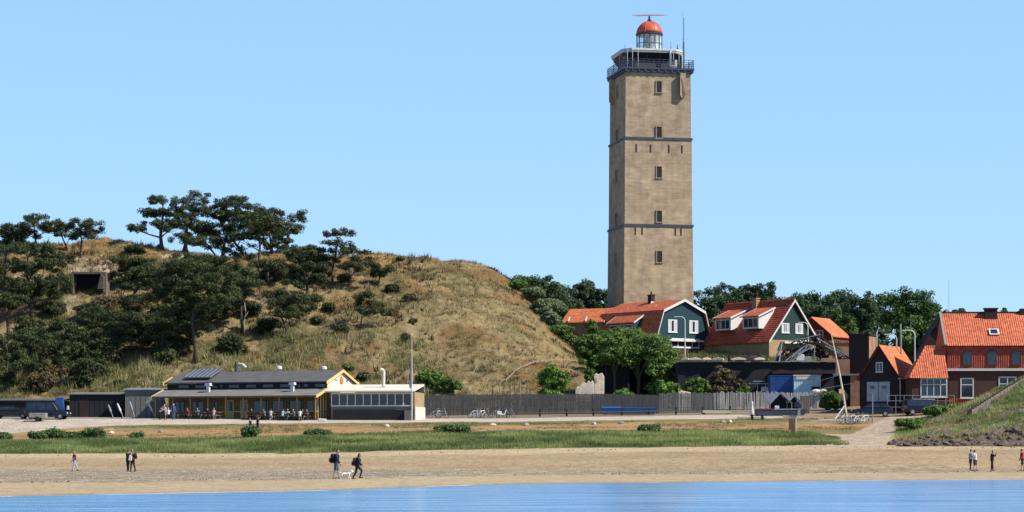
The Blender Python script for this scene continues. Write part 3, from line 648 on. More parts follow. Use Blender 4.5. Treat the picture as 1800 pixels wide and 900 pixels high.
# pebbles, shells and wrack on the beach
def litter(name, lab, N, f, m_, smin, smax):
    u, y = scatter(N, -260, 2000, 118, 227); x = (u-900)/F*y; k = f(x, y, y-np.interp(u, UC, Y1)); u, y, x = u[k], y[k], x[k]; z = gz(u, y); K = len(x)
    sz = rng.uniform(smin, smax, (K, 1)); a = rng.rand(K)*6.28; V = []
    base = np.stack([x, y, z], -1)
    for d in ((0, 2.1), (2.1, 4.2), (4.2, 6.3)):
        p = base+np.stack([np.cos(a+d[0])*sz[:,0], np.sin(a+d[0])*sz[:,0], 0*a], -1); q = base+np.stack([np.cos(a+d[1])*sz[:,0], np.sin(a+d[1])*sz[:,0], 0*a], -1); t = base+np.stack([0*a, 0*a, sz[:,0]*rng.uniform(.6,1.1,K)], -1)
        V.append(np.stack([p, q, t], 1))
    tag(tri_mesh(name, np.concatenate(V).reshape(-1, 3), m_, None), lab, 'litter', kind='stuff')
litter('shell_litter', 'pale shells and pebbles strewn over the middle of the beach', 5500, lambda x, y, d: (d > 16+10*fbm(x/6, y*0))&(y < 208)&(fbm(x/5, y/4) > .46), mat('pale_shells', (.62,.54,.42), (.4,.34,.26), .8, 3), .02, .06)
litter('dark_pebbles', 'dark pebbles and weed strewn over the middle of the beach', 9000, lambda x, y, d: (d > 17)&(y < 212)&(fbm(x/4+9, y/3) > .48), mat('dark_pebbles', (.26,.21,.16), (.14,.115,.09), .9, 3), .02, .07)
litter('wrack_line', 'broken dark wrack lines of seaweed along the beach', 16000, lambda x, y, d: ((np.abs(d-19-4*fbm(x/9, y*0)) < .5)|(np.abs(y-222-3*fbm(x/7+4, y*0)) < .35))&(fbm(x/2, y/2) > .42), mat('seaweed', (.14,.11,.07), (.08,.065,.045), .9, 3), .04, .12)
# bleached dead branches
def deadwood(label, px, py, spec, name='dead_branch'):
    g = hill_at(px, py); m = MB()
    for pts, r in spec: m.tube([Vector(p) for p in pts], [r*(1-.6*i/(len(pts)-1)) for i in range(len(pts))], 6)
    o = m.build(name, M['barkpale'], None, True); o.location = g; return tag(o, label, 'branch')
deadwood('bleached forked dead trunk on the slope left of the wide-crowned pine', 248,572, [([(0,0,-.2),(.1,0,.8),(-.1,0,1.6),(.5,0,1.9),(1.2,.1,2.1)],.12),([(0,0,1.1),(-.5,0,1.7),(-.9,0,1.8)],.08)])
deadwood('pale bent dead branch lying on the middle slope', 596,575, [([(-.8,-.3,.1),(-.3,-.4,.5),(.6,-.3,.55),(1.2,-.2,.35)],.12)])
deadwood('whitish dead trunk standing beside the thin half-bare pine', 430,592, [([(0,0,-.2),(-.1,0,1.8),(.15,0,3.2),(0,0,4.6)],.13),([(0,0,2.4),(.5,0,3.4)],.07)])
deadwood('grey dead snag standing right of the skyline clump on the slope', 470,500, [([(0,0,-.2),(.1,0,1.6),(.3,0,3.0)],.13),([(0.1,0,1.2),(-.4,0,2)],.07)])
deadwood('low pale driftwood log below the bunker path', 215,598, [([(-2.2,-.3,.1),(-1,-.3,.35),(.4,-.3,.3),(2,-.3,.1)],.16)])
# ================================================================ buildings
M['tower'] = mat('weathered_yellow_brick', (.60,.45,.28), (.37,.275,.18), .9, .5, (1,1,1.8), .95, bump=.03, bscale=9, detail=10)
nt = M['tower'].node_tree; b = nt.nodes['Principled BSDF']; tc = nt.nodes['Texture Coordinate']
mp = nt.nodes.new('ShaderNodeMapping'); mp.inputs['Scale'].default_value = (.5,.5,5); nt.links.new(tc.outputs['Object'], mp.inputs[0])
nz = nt.nodes.new('ShaderNodeTexNoise'); nz.inputs['Scale'].default_value = 1; nz.inputs['Detail'].default_value = 6; nt.links.new(mp.outputs[0], nz.inputs['Vector'])
mr = nt.nodes.new('ShaderNodeMapRange'); mr.inputs[1].default_value = .3; mr.inputs[2].default_value = .7; mr.inputs[3].default_value = .86; mr.inputs[4].default_value = 1.08; nt.links.new(nz.outputs[0], mr.inputs[0])
def mulnoise(scl, lo, hi, a=.35, b_=.65, off=0):
    mp = nt.nodes.new('ShaderNodeMapping'); mp.inputs['Scale'].default_value = scl; mp.inputs['Location'].default_value = (off, off, off); nt.links.new(tc.outputs['Object'], mp.inputs[0])
    nz = nt.nodes.new('ShaderNodeTexNoise'); nz.inputs['Scale'].default_value = 1; nz.inputs['Detail'].default_value = 4; nt.links.new(mp.outputs[0], nz.inputs['Vector'])
    mr = nt.nodes.new('ShaderNodeMapRange'); mr.inputs[1].default_value = a; mr.inputs[2].default_value = b_; mr.inputs[3].default_value = lo; mr.inputs[4].default_value = hi; nt.links.new(nz.outputs[0], mr.inputs[0])
    mx = nt.nodes.new('ShaderNodeMix'); mx.data_type = 'RGBA'; mx.blend_type = 'MULTIPLY'; mx.inputs[0].default_value = 1
    nt.links.new(b.inputs['Base Color'].links[0].from_socket, mx.inputs[6]); nt.links.new(mr.outputs[0], mx.inputs[7]); nt.links.new(mx.outputs[2], b.inputs['Base Color'])
mulnoise((.5,.5,5), .88, 1.08); mulnoise((.16,.16,.22), .84, 1.12); mulnoise((1.3,1.3,.10), .86, 1.06, off=7); mulnoise((.9,.9,1.1), .84, 1.1, off=19)
M['band'] = mat('blue_grey_ledge', (.07,.08,.12), (.045,.055,.085), .6, 2)
M['steelblue'] = mat('blue_grey_steel', (.055,.075,.11), (.035,.045,.07), .5, 2)
M['red'] = mat('red_dome_paint', (.72,.13,.07), (.55,.09,.05), .4, 2)
M['tile'] = tile_mat('orange_red_pantiles', (.72,.18,.07), (.5,.11,.05))
M['tilelight'] = tile_mat('orange_pantiles', (.74,.22,.08), (.6,.15,.055))
M['tiledark'] = tile_mat('dark_red_pantiles', (.56,.10,.05), (.38,.06,.03))
M['tilewall'] = tile_mat('tile_hung_wall', (.5,.09,.05), (.32,.055,.035), row=.45)
M['teal'] = mat('teal_green_boards', (.010,.05,.065), (.006,.035,.048), .55, 3, (12,12,.5))
M['green'] = mat('dark_green_boards', (.009,.042,.035), (.006,.028,.025), .55, 3, (12,12,.5))
M['felt'] = mat('dark_roofing_felt', (.14,.135,.135), (.075,.073,.075), .9, .8, contrast=.8, bump=.02)
M['feltlight'] = mat('grey_roofing_felt', (.24,.23,.205), (.15,.145,.135), .9, .8, contrast=.8, bump=.02)
M['nearblack'] = mat('near_black_matt', (.03,.028,.032), (.017,.016,.02), .9, .6, bump=.02, contrast=.9)  # near-black for dark walls; also paints the shade inside openings
M['plum'] = mat('dark_purple_brick', (.05,.028,.028), (.028,.019,.022), .9, .8, bump=.02, bscale=8, contrast=.9)
M['blue'] = mat('blue_painted_steel', (.03,.12,.36), (.02,.08,.26), .5, 1)
M['lightblue'] = mat('light_blue_boards', (.72,.95,1.0), (.6,.82,.92), .6, 2, (8,8,.3))
M['cream2'] = mat('pale_cream_plaster', (.78,.72,.58), (.68,.62,.49), .7, 2)
M['solar'] = mat('solar_collector', (.12,.13,.17), (.07,.08,.12), .25, 1, spec=.6)
M['rubble'] = mat('pale_rubble_plaster', (.95,.80,.66), (.55,.43,.33), .9, 1.0, contrast=.8, bump=.04)
M['curtain'] = mat('white_net_curtain', (.6,.6,.6), (.45,.45,.46), .8, 4)
M['lens'] = mat('lamp_lens_glass', (.12,.2,.2), (.06,.1,.1), .1, 2, spec=.7)
clear = bpy.data.materials.new('clear_lantern_glass'); clear.use_nodes = True
bb = clear.node_tree.nodes['Principled BSDF']; bb.inputs['Base Color'].default_value = (.9,.97,.95,1); bb.inputs['Roughness'].default_value = .03; bb.inputs['Alpha'].default_value = .25
M['clear'] = clear

def window(parent, x, y, z, w, h, frame='white', mull=1, trans=None, dy=-.06, glass='glass', label=None, t=.09, facing='y', curtain=False):
    """window centred at x (width w), sill z; lies in the plane y (front, looking to -y) or x (facing='x')"""
    f = MB()
    def bx(m, a0, a1, c0, c1, p0, p1):
        if facing == 'y': m.box(a0, a1, y+p0, y+p1, c0, c1)
        else: m.box(x-p1, x-p0, a0, a1, c0, c1)
    cx = x if facing == 'y' else y
    bx(f, cx-w/2, cx-w/2+t, z, z+h, dy, .03); bx(f, cx+w/2-t, cx+w/2, z, z+h, dy, .03)
    bx(f, cx-w/2+t, cx+w/2-t, z+h-t, z+h, dy, .03); bx(f, cx-w/2+t, cx+w/2-t, z, z+t, dy, .03)
    for i in range(1, mull): 
        q = cx-w/2+w*i/mull; bx(f, q-t*.4, q+t*.4, z+t, z+h-t, dy+.01, .03)
    if trans: bx(f, cx-w/2+t, cx+w/2-t, z+h*trans-t*.4, z+h*trans+t*.4, dy+.015, .03)
    o = f.build('window', M[frame], parent)
    g = MB(); bx(g, cx-w/2+t*.9, cx+w/2-t*.9, z+t*.9, z+h-t*.9, dy+.03, .02); g.build('pane', M[glass], o)
    if curtain:
        c = MB(); a = w*.26
        bx(c, cx-w/2+t, cx-w/2+t+a, z+t, z+h-t, dy+.022, dy+.029); bx(c, cx+w/2-t-a, cx+w/2-t, z+t, z+h-t, dy+.022, dy+.029)
        c.build('curtain', M['curtain'], o)
    s_ = MB(); bx(s_, cx-w/2-.06, cx+w/2+.06, z-.07, z-.003, dy-.07, .03); s_.build('sill', M[frame], o)
    return o
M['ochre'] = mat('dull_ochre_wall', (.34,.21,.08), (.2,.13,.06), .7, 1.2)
# ---- lighthouse
YL = 372.0; xl = PX(1142.5, YL); zb = 13.0
th = R(11)
lh = thing('lighthouse', 'tall square tan brick lighthouse with red lantern dome, by far the highest building', 'lighthouse', (xl, YL, zb), th)
def zl(py, Y=366.5): return PZ(py, Y)-zb
b1, b2, bt = zl(243), zl(396), zl(127)
def sect(z0, z1, a0, a1):
    m = MB(); m.add([(-a0,-a0,z0),(a0,-a0,z0),(a0,a0,z0),(-a0,a0,z0),(-a1,-a1,z1),(a1,-a1,z1),(a1,a1,z1),(-a1,a1,z1)],
      [(3,2,1,0),(4,5,6,7),(0,1,5,4),(1,2,6,5),(2,3,7,6),(3,0,4,7)]); return m
ha = lambda py: (5.48-(520-py)/390*.33)
sect(-3, b2-.18, 5.62, ha(396)+.03).build('wall', M['tower'], lh)['label'] = 'widest lowest stage of the brick shaft'
sect(b2+.18, b1-.18, ha(396)-.04, ha(243)+.03).build('wall', M['tower'], lh)['label'] = 'middle stage of the brick shaft'
sect(b1+.18, bt-.02, ha(243)-.06, ha(127)).build('wall', M['tower'], lh)['label'] = 'topmost stage of the brick shaft'
for z, a in ((b2, ha(396)+.16), (b1, ha(243)+.16)): sect(z-.18, z+.18, a, a).build('ledge', M['band'], lh)
M['darkwin'] = mat('dark_tower_window', (.035,.03,.035), (.02,.018,.02), .4, 2)
for py in (152, 232, 302, 380, 451):
    z = zl(py+10); a = ha(py)
    if py > 396: a += .02
    for s_, fac in ((0, 'y'), (1, 'x')):
        w = MB(); d = .12; off = .1
        if fac == 'y': w.box(off-.52, off-.4, -a-d, -a+.15, z, z+1.85); w.box(off+.4, off+.52, -a-d, -a+.15, z, z+1.85); w.box(off-.4, off+.4, -a-d, -a+.15, z+1.72, z+1.85); w.box(off-.6, off+.6, -a-d-.05, -a+.15, z-.12, z)
        else: w.box(-a-d, -a+.15, off-.52, off-.4, z, z+1.85); w.box(-a-d, -a+.15, off+.4, off+.52, z, z+1.85); w.box(-a-d, -a+.15, off-.4, off+.4, z+1.72, z+1.85); w.box(-a-d-.05, -a+.15, off-.6, off+.6, z-.12, z)
        o = w.build('window', M['tower'], lh)
        g = MB()
        if fac == 'y': g.box(off-.4, off+.4, -a-.03, -a+.1, z, z+1.72)
        else: g.box(-a-.03, -a+.1, off-.4, off+.4, z, z+1.72)
        g.build('pane', M['darkwin'], o)
def slit(x, py, h, face):
    z = zl(py); a = ha(py)+.035; m = MB()
    if face: m.box(x-.13, x+.13, -a, -a+.2, z-h/2, z+h/2)
    else: m.box(-a, -a+.2, x-.13, x+.13, z-h/2, z+h/2)
    m.build('slit', M['darkwin'], lh)
for px in (1117, 1142, 1174, 1197): slit((px-1156)*.0905, 261, 1.25, 1)
for px in (1118, 1130, 1188, 1198): slit((px-1159)*.0905, 407, 1.15, 1)
for x in (-2.5, 2): slit(x, 261, 1.25, 0); slit(x, 407, 1.1, 0)
for x, y in ((3.75, -ha(127)-.32), (-ha(127)-.3, 2.5)):
    m = MB(); zt = bt-.05; z0 = zl(172)
    m.prism([(x-.42,y-.4,zt),(x+.42,y-.4,zt),(x+.42,y-.4,z0+.5),(x+.1,y-.2,z0),(x-.1,y-.2,z0),(x-.42,y-.4,z0+.5)], (0,.85,0)); m.build('chute', M['tower'], lh)
m = MB(); a = ha(127)+.32; m.box(-a, a, -a, a, bt, bt+.45); m.box(-a-.14, a+.14, -a-.14, a+.14, bt+.45, bt+.75)
for i in range(11):
    q = -a+.3+i*(2*a-.6)/10
    m.box(q-.12, q+.12, -a-.12, -a+.01, bt+.1, bt+.447); m.box(-a-.12, -a+.01, q-.12, q+.12, bt+.1, bt+.447); m.box(a-.01, a+.12, q-.12, q+.12, bt+.1, bt+.447)
m.build('gallery_floor', M['steelblue'], lh)
zg = bt+.75; A = a+.05; m = MB()
for s1 in (-1, 1):
    for i in range(15):
        q = -A+i*2*A/14; m.bar((q, s1*A, zg), (q, s1*A, zg+1.25), .07); m.bar((s1*A, q, zg), (s1*A, q, zg+1.25), .07)
    for h in (.3, .6, .9, 1.25):
        m.bar((-A, s1*A, zg+h), (A, s1*A, zg+h), .06); m.bar((s1*A, -A, zg+h), (s1*A, A, zg+h), .06)
m.build('railing', M['steelblue'], lh)
M['darkglass'] = mat('dark_tinted_glass', (.02,.02,.03), None, .35, 2, spec=.2)
# control room: eight-sided, glass leaning outwards
def octo(a, c, z, dx=-.55):
    return [(-a+c+dx,-a,z),(a-c+dx,-a,z),(a+dx,-a+c,z),(a+dx,a-c,z),(a-c+dx,a,z),(-a+c+dx,a,z),(-a+dx,a-c,z),(-a+dx,-a+c,z)]
def frust(m, p, q):
    n = len(p); return m.add(p+q, [tuple(range(n))[::-1], tuple(range(n, 2*n))]+[(i, (i+1)%n, n+(i+1)%n, n+i) for i in range(n)])
z1 = zg+1.3; z2 = zl(90.5); z3 = zl(85.5)
M['roomwall'] = mat('brown_control_room_wall', (.10,.075,.065), (.06,.045,.045), .6, 3)
m = MB(); frust(m, octo(3.9, 1.1, zg+.003), octo(3.95, 1.1, z1)); o = m.build('control_room', M['roomwall'], lh)
m = MB(); frust(m, octo(3.93, 1.1, z1), octo(4.55, 1.25, z2-.05)); m.build('glazing', M['darkglass'], o)
m = MB(); p = octo(3.95, 1.1, z1); q = octo(4.58, 1.25, z2-.05)
for i in range(8):
    a_, b_ = Vector(p[i]), Vector(q[i]); a2, b2_ = Vector(p[(i+1)%8]), Vector(q[(i+1)%8])
    for t in ((0, .33, .66) if i % 2 == 0 else (0, .5)): m.bar(a_.lerp(a2, t), b_.lerp(b2_, t), .1)
m.build('mullion', M['steelblue'], o)
m = MB(); frust(m, octo(4.72, 1.3, z2), octo(4.82, 1.32, z3-.12)); frust(m, octo(4.86, 1.33, z3-.12), octo(4.86, 1.33, z3+.14)); m.build('roof', M['white'], o)
for (x, y) in ((-4.9,-5.2),(-4.1,-5.25),(-3.2,-5.2),(2.4,-5.2),(3.3,-5.1),(4.3,-4.9),(-5.3,-2),(-5.3,2)): MB().tube([(x,y,zg),(x,y,z3-.1)], .045, 6).build('roof_post', M['white_metal'], lh)
m = MB(); m.box(1.9, 2.15, -5.0, -4.7, zg, zg+2.9); m.box(2.15, 3.1, -5.0, -4.6, zg, zg+.5); m.box(2.7, 3.1, -5, -4.6, zg+.5, zg+1.3); m.build('instrument_cabinet', M['white'], lh)
m = MB(); m.box(4.2, 4.35, -3.5, 2, zg, z2-.1); m.box(4.35, 5.0, 1.2, 1.35, zg, z2-.3); m.build('white_screen', M['white'], lh)
# lantern
zr0 = z3+.19; LX, LY = -.1, 0; zt0 = zl(62, 372); rad = 2.0
m = MB(); m.lathe([(rad+.12, zr0), (rad+.12, zr0+.35)], (LX, LY, 0), 24); m.build('lantern_base', M['white'], lh)
m = MB()
for i in range(14):
    a_ = i*2*math.pi/14; m.tube([(LX+rad*math.cos(a_), LY+rad*math.sin(a_), zr0+.35), (LX+rad*math.cos(a_), LY+rad*math.sin(a_), zt0)], .06, 5)
for zz in (zr0+.35, (zr0+zt0)/2, zt0-.05):
    pts = [(LX+rad*math.cos(t*math.pi/12), LY+rad*math.sin(t*math.pi/12), zz) for t in range(25)]; m.tube(pts, .05, 5)
cage = m.build('lantern_cage', M['steelblue'], lh)
m = MB(); m.lathe([(rad-.1, zr0+.35), (rad-.1, zt0-.02)], (LX, LY, 0), 24); m.build('lantern_glass', M['clear'], cage)
m = MB(); m.box(LX+.3, LX+1.7, LY+.2, LY+1.0, zr0+.36, zt0-.1); m.build('screen_panel', M['white'], cage)
m = MB(); m.lathe([(.3, zr0+.3), (.5, zr0+.8), (.8, zr0+1.2), (.8, zt0-.7), (.4, zt0-.2)], (LX, LY, 0), 14); m.build('lamp', M['lens'], lh)
m = MB(); zd = zl(39.5, 372); H_ = zd-zt0-.1
m.lathe([(rad+.12, zt0), (rad+.14, zt0+.18)], (LX, LY, 0), 28); rim = m.build('dome_rim', M['steelblue'], lh)
m = MB(); m.lathe([((rad+.02)*math.cos(t)**.95+.02, zt0+.22+H_*math.sin(t)) for t in [i*math.pi/2/9*.93 for i in range(10)]], (LX, LY, 0), 28); dome = m.build('dome', M['red'], lh, True)
m = MB()
for i in range(8):
    a_ = i*math.pi/4+.2
    m.tube([(LX+(rad+.05)*math.cos(t)**.95*math.cos(a_), LY+(rad+.05)*math.cos(t)**.95*math.sin(a_), zt0+.22+(H_+.03)*math.sin(t)) for t in [k*math.pi/2/7*.9 for k in range(8)]], .05, 5)
m.build('rib', M['red'], dome)
m = MB(); m.lathe([(.5, zd-.3), (.32, zd+.35), (.16, zd+.5), (.14, zd+.95)], (LX, LY, 0), 12); m.build('finial', M['plum'], lh)
m = MB(); zz = zd+.95
m.prism([(-2.75,-.15,zz+.12),(2.75,-.15,zz+.2),(2.75,-.15,zz+.3),(0,-.15,zz+.42),(-2.75,-.15,zz+.26)], (0,.3,0)); m.prism([(-2.1,-.1,zz+.05),(2.1,-.1,zz+.12),(2.1,-.1,zz+.2),(-2.1,-.1,zz+.13)], (0,.2,0))
ra = m.build('radar_scanner', M['white'], lh); ra.rotation_euler = (0,0,-th)
def ant(x, y, z0, z1, r=.05, tip=None, cross=None):
    m = MB(); m.tube([(x,y,z0),(x,y,z0+(z1-z0)*.55)], r, 5); m.tube([(x,y,z0+(z1-z0)*.55),(x,y,z1)], r*.5, 5)
    if cross: m.tube([(x-cross,y,z1-.1),(x+cross,y,z1)], r*.8, 5)
    return m.build('antenna', M['steelblue'], lh)
ant(4.9,-2,zg,zl(22),.1); ant(5.15,-.5,zg,zl(5),.03); ant(-5.3,-5.3,zg,zl(80),.06); ant(-5.4,-4.6,zg,zl(100),.05,cross=.4); ant(5.35,3,zg,zl(78),.05,cross=.35); ant(2.3,-4,z3,zl(70),.05); ant(3.6,-3,z3,zl(72),.13); ant(-2.6,-2.6,z3,zl(62),.04); ant(4.7,2,zg,zl(95),.05,cross=.35)

# ---- gambrel (barn-roofed) house: local x along the gable (right), y along the ridge (back)
def roof_sheet(m, prof, y0, y1, t=.16):
    """extruded thick roof skin following profile points (x,z)"""
    up = [(x, z) for x, z in prof]; n = len(up)
    lo = [(x, z-t) for x, z in up]
    for i in range(n-1):
        a, b_, c, d = up[i], up[i+1], lo[i+1], lo[i]
        m.prism([(a[0],y0,a[1]),(b_[0],y0,b_[1]),(c[0],y0,c[1]),(d[0],y0,d[1])], (0,y1-y0,0))
    return m
def barge(name, prof, y, w, m_, parent, t=.09, drop=.16):
    m = MB()
    for i in range(len(prof)-1):
        a, b_ = prof[i], prof[i+1]; m.prism([(a[0],y,a[1]+.04),(b_[0],y,b_[1]+.04),(b_[0],y,b_[1]-w),(a[0],y,a[1]-w)], (0,-t,0))
    return m.build(name, m_, parent)
al = R(38)
def corner(px, Y): return Vector((PX(px, Y), Y, 0))
Yg = 344; c0 = corner(1155, Yg)   # left front corner of gable
zg0 = PZ(614, Yg)
gh = thing('barn_roofed_house', 'teal green boarded house with a two-pitched orange roof and white edged gable', 'house', (c0.x, c0.y, zg0), al)
s = F/350
ze = PZ(597, Yg)-zg0; zk = PZ(549, Yg)-zg0; zp = PZ(526, 347)-zg0; W = 10.1; L = 13.4
prof = [(-.35, PZ(581, Yg)-zg0), (1.15, zk+.15), (W/2, zp), (W-1.15, zk-.0), (W+.3, ze)]
prof = [(-.3, ze+.6), (1.0, zk+.4), (W/2, zp), (W-1.0, zk+.4), (W+.3, ze+.2)]
m = MB(); m.box(0, W, 0, L, -1.5, ze-.15); m.build('wall', M['brick'], gh)
m = MB(); m.prism([(.05,.02,ze-.15),(W-.05,.02,ze-.15)]+[(x, .02, z-.15) for x, z in prof[::-1]][1:-1], (0,L-.04,0)); m.build('gable', M['teal'], gh)
ro = roof_sheet(MB(), prof, -.35, L+.3).build('roof', M['tile'], gh)
barge('bargeboard', prof, -.353, .34, M['white'], gh)
m = MB(); m.box(W/2-3.6, W/2-2.95, 5.4, 6.0, zp-2.6, zp+.9)
m = MB(); cx, cy = W/2-.35, 6.2; m.box(cx-.35, cx+.35, cy, cy+.8, zp-.8, zp+.85); m.box(cx-.42, cx+.42, cy-.07, cy+.87, zp+.85, zp+1.0); m.tube([(cx,cy+.4,zp+1.0),(cx,cy+.4,zp+1.45)], .13, 8); ch = m.build('chimney', M['plum'], ro)
m = MB(); m.box(cx-.5, cx+.7, cy-.12, cy-.03, zp-.35, zp-.05); m.build('flashing', M['white'], ch)
for cx in (3.0, 7.1): window(gh, cx, .02, PZ(583, Yg)-zg0, 1.75, 1.85, mull=3, t=.16, curtain=True)
m = MB(); m.box(.9, W-1.4, -.5, .02, ze-.15, ze+.1); m.build('porch_canopy', M['white'], gh)
for cx in (4.0,): window(gh, 5.4, 0, .35, 5.6, 1.35, mull=4, t=.17, trans=.75)
m = MB(); m.box(W+.003, W+1.6, 1.2, 5, -1.5, 1.4); m.build('side_wall', M['brickred'], gh)
# big side dormer on the left slope
def dormer(parent, x0, x1, y0, y1, zf0, zf1, zback, wallm, roofm, mull=2, over=.3, cheek='white'):
    d = MB(); d.prism([(x0,y0,zf0),(x0,y0,zf1),(x1,y0,zback),(x1,y0,zf0)], (0,y1-y0,0)); o = d.build('dormer', M[cheek], parent)
    r_ = MB(); r_.prism([(x0-over,y0-.25,zf1-.04),(x0-over,y0-.25,zf1+.12),(x1,y0-.25,zback+.16),(x1,y0-.25,zback)], (0,y1-y0+.5,0)); r_.build('dormer_roof', roofm, o)
    e = MB(); e.prism([(x0-over,y0-.255,zf1-.1),(x0-over,y0-.255,zf1+.14),(x1,y0-.255,zback+.18),(x1,y0-.255,zback-.05)], (0,-.08,0)); e.prism([(x0-over,y1+.255,zf1-.1),(x0-over,y1+.255,zf1+.14),(x1,y1+.255,zback+.18),(x1,y1+.255,zback-.05)], (0,.08,0)); e.build('verge_board', M['white'], o)
    window(o, x0, (y0+y1)/2, zf0+.12, (y1-y0)-.3, (zf1-zf0)-.25, mull=mull, facing='x', t=.12)
    return o
dormer(gh, -.9, 3.2, 4.0, 9.6, PZ(580, 350)-zg0, PZ(571, 350)-zg0+.1, zk+1.2, None, M['tile'], 3, cheek='teal')
# ---- house with two dormers
al2 = R(36); Yd = 338; c0 = corner(1352, Yd); zd0 = PZ(612, Yd)
dh = thing('dormer_house', 'house with a steep dark red roof, two white dormers and a triangular green gable', 'house', (c0.x, c0.y, zd0), al2)
W = 9.2; L = 14.2; ze = PZ(597, Yd)-zd0; zp = PZ(527, 341)-zd0
m = MB(); m.box(0, W, 0, L, -1.5, ze); m.build('wall', M['bricktan'], dh)
m = MB(); m.prism([(.04,.02,ze+.003),(W-.04,.02,ze+.003),(W/2,.02,zp-.2)], (0,L-.04,0)); m.build('gable', M['green'], dh)
prof = [(-.35, ze-.25), (W/2, zp), (W+.35, ze-.25)]
ro = roof_sheet(MB(), prof, -.35, L+.3).build('roof', M['tiledark'], dh); barge('bargeboard', prof, -.353, .3, M['white'], dh)
m = MB(); m.tube([(W/2,-.3,zp+.06),(W/2,L+.25,zp+.06)], .14, 6); m.build('ridge', M['tile'], ro)
cy = 7.0; m = MB(); m.box(W/2-.8, W/2-.1, cy, cy+.9, zp-1.5, zp+.45); m.box(W/2-.88, W/2-.02, cy-.08, cy+.98, zp+.45, zp+.6); m.build('chimney', M['brickred'], ro)
for x in (3.1, 5.75): window(dh, x, .02, PZ(584, Yd)-zd0, 1.45, 1.4, mull=2, t=.14, curtain=True)
for y0, y1 in ((2.6, 6.0), (8.6, 12.0)): dormer(dh, .35, 3.3, y0, y1, PZ(580, 343)-zd0+.1, PZ(558, 343)-zd0, PZ(550,345)-zd0+.5, None, M['tile'], 3)
m = MB(); m.box(2.2, 7.5, -.9, -.003, PZ(603, Yd)-zd0, PZ(600, Yd)-zd0); m.build('porch_canopy', M['white'], dh)
window(dh, 6.3, 0, .3, 2.6, 1.0, mull=2, t=.14)
# ---- small houses behind
def simple_house(name, label, px, Y, zbase, rz, W, L, ze, zp, wall, roof, x_hip=0, cat='house', extra=None):
    c = corner(px, Y); h = thing(name, label, cat, (c.x, c.y, zbase), rz)
    m = MB(); m.box(0, W, 0, L, -1.5, ze); m.build('wall', wall, h)
    m = MB(); m.prism([(.03,.02,ze+.003),(W-.03,.02,ze+.003),(W/2,.02,zp-.15)], (0,L-.04,0)); m.build('gable', wall, h)
    prof = [(-.3, ze-.2), (W/2, zp), (W+.3, ze-.2)]
    r_ = roof_sheet(MB(), prof, -.3, L+.3).build('roof', roof, h)
    return h, prof
Yo = 352; z0 = PZ(610, Yo)
h, prof = simple_house('tiled_cottage', 'small cottage with only its orange roof above the bushes left of the lighthouse', 1059, Yo+2, z0, R(66), 6.6, 6.3, PZ(562, Yo)-z0, PZ(538, Yo)-z0, M['brickred'], M['tilelight'])
barge('bargeboard', prof, -.303, .2, M['cream'], h)
m = MB()
for t in (.2, .75): m.prism([(-.35,1.5+t*5,PZ(562,Yo)-z0-.08),(-.35,1.7+t*5,PZ(562,Yo)-z0-.08),(2.6,2.4+t*5,PZ(538,Yo)-z0-.75),(2.6,2.2+t*5,PZ(538,Yo)-z0-.75)], (0,0,.1))
m.build('roof_strip', M['white'], h)
Yo = 356; z0 = PZ(610, Yo)
h, prof = simple_house('gabled_house', 'house behind the green triangular gable, only a slice of its orange roof showing', 1392, Yo, z0, R(-32), 6.5, 6, PZ(590, Yo)-z0, PZ(558, Yo)-z0, M['brick'], M['tilelight'])
window(h, 4.5, 0, 1.2, 1.2, 1.2, mull=2)
Yo = 322; z0 = PZ(630, Yo); c = corner(1450, Yo)
h = thing('low_brick_shed', 'low tan brick shed with a thin red flat roof left of the tall chimney block', 'shed', (c.x, c.y, z0), 0)
m = MB(); m.box(0, 3.6, 0, 3, -2.5, PZ(603, Yo)-z0); m.build('wall', M['brickred'], h)
m = MB(); m.box(-.15, 3.75, -.15, 3.15, PZ(603, Yo)-z0, PZ(599, Yo)-z0); m.build('roof', M['tile'], h)
m = MB(); m.box(1.2, 2.1, -.05, .02, -.3, 1.5); m.build('door', M['wood'], h)
# tall chimney block
Yo = 290; z0 = G(PX(1510, Yo), Yo); c = corner(1492, Yo)
h = thing('chimney_block', 'tall plain dark brick block with its right face coloured paler as if sunlit', 'brick block', (c.x, c.y, z0), R(-24))
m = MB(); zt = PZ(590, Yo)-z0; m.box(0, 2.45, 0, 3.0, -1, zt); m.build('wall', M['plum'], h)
m = MB(); m.box(2.453, 2.53, .05, 2.95, -1, zt-.05); m.build('side_wall', M['brickred'], h)  # paler skin puts the sun on this face into its colour
m = MB(); m.box(-.12, 2.65, -.12, 3.1, zt, zt+.22); m.build('coping', M['plum'], h)
# brick pier building
Yo = 288; z0 = G(PX(1500, Yo), Yo); c = corner(1466, Yo)
h = thing('brick_outbuilding', 'small flat-roofed brick outbuilding with an open dark front beside the garage', 'outbuilding', (c.x, c.y, z0), R(-8))
zt = PZ(657, Yo)-z0
m = MB(); m.box(0, 2.9, 1.4, 3.6, -1, zt-.25); m.build('back_wall', M['nearblack'], h)
m = MB(); m.box(1.95, 3.05, 0, 1.39, -1, zt-.25); m.build('pier', M['brickred'], h)
m = MB(); m.box(-.1, 3.2, -.15, 3.7, zt-.22, zt); m.build('roof', M['grey'], h)
m = MB(); m.box(.2, 1.9, 1.45, 3.4, zt+.003, PZ(631, Yo)-z0); m.build('upper_wall', M['brickred'], h)
m = MB(); m.bar((-2.2,.1,2.0),(1.95,.1,2.75),.07); m.build('rail', M['metal'], h)
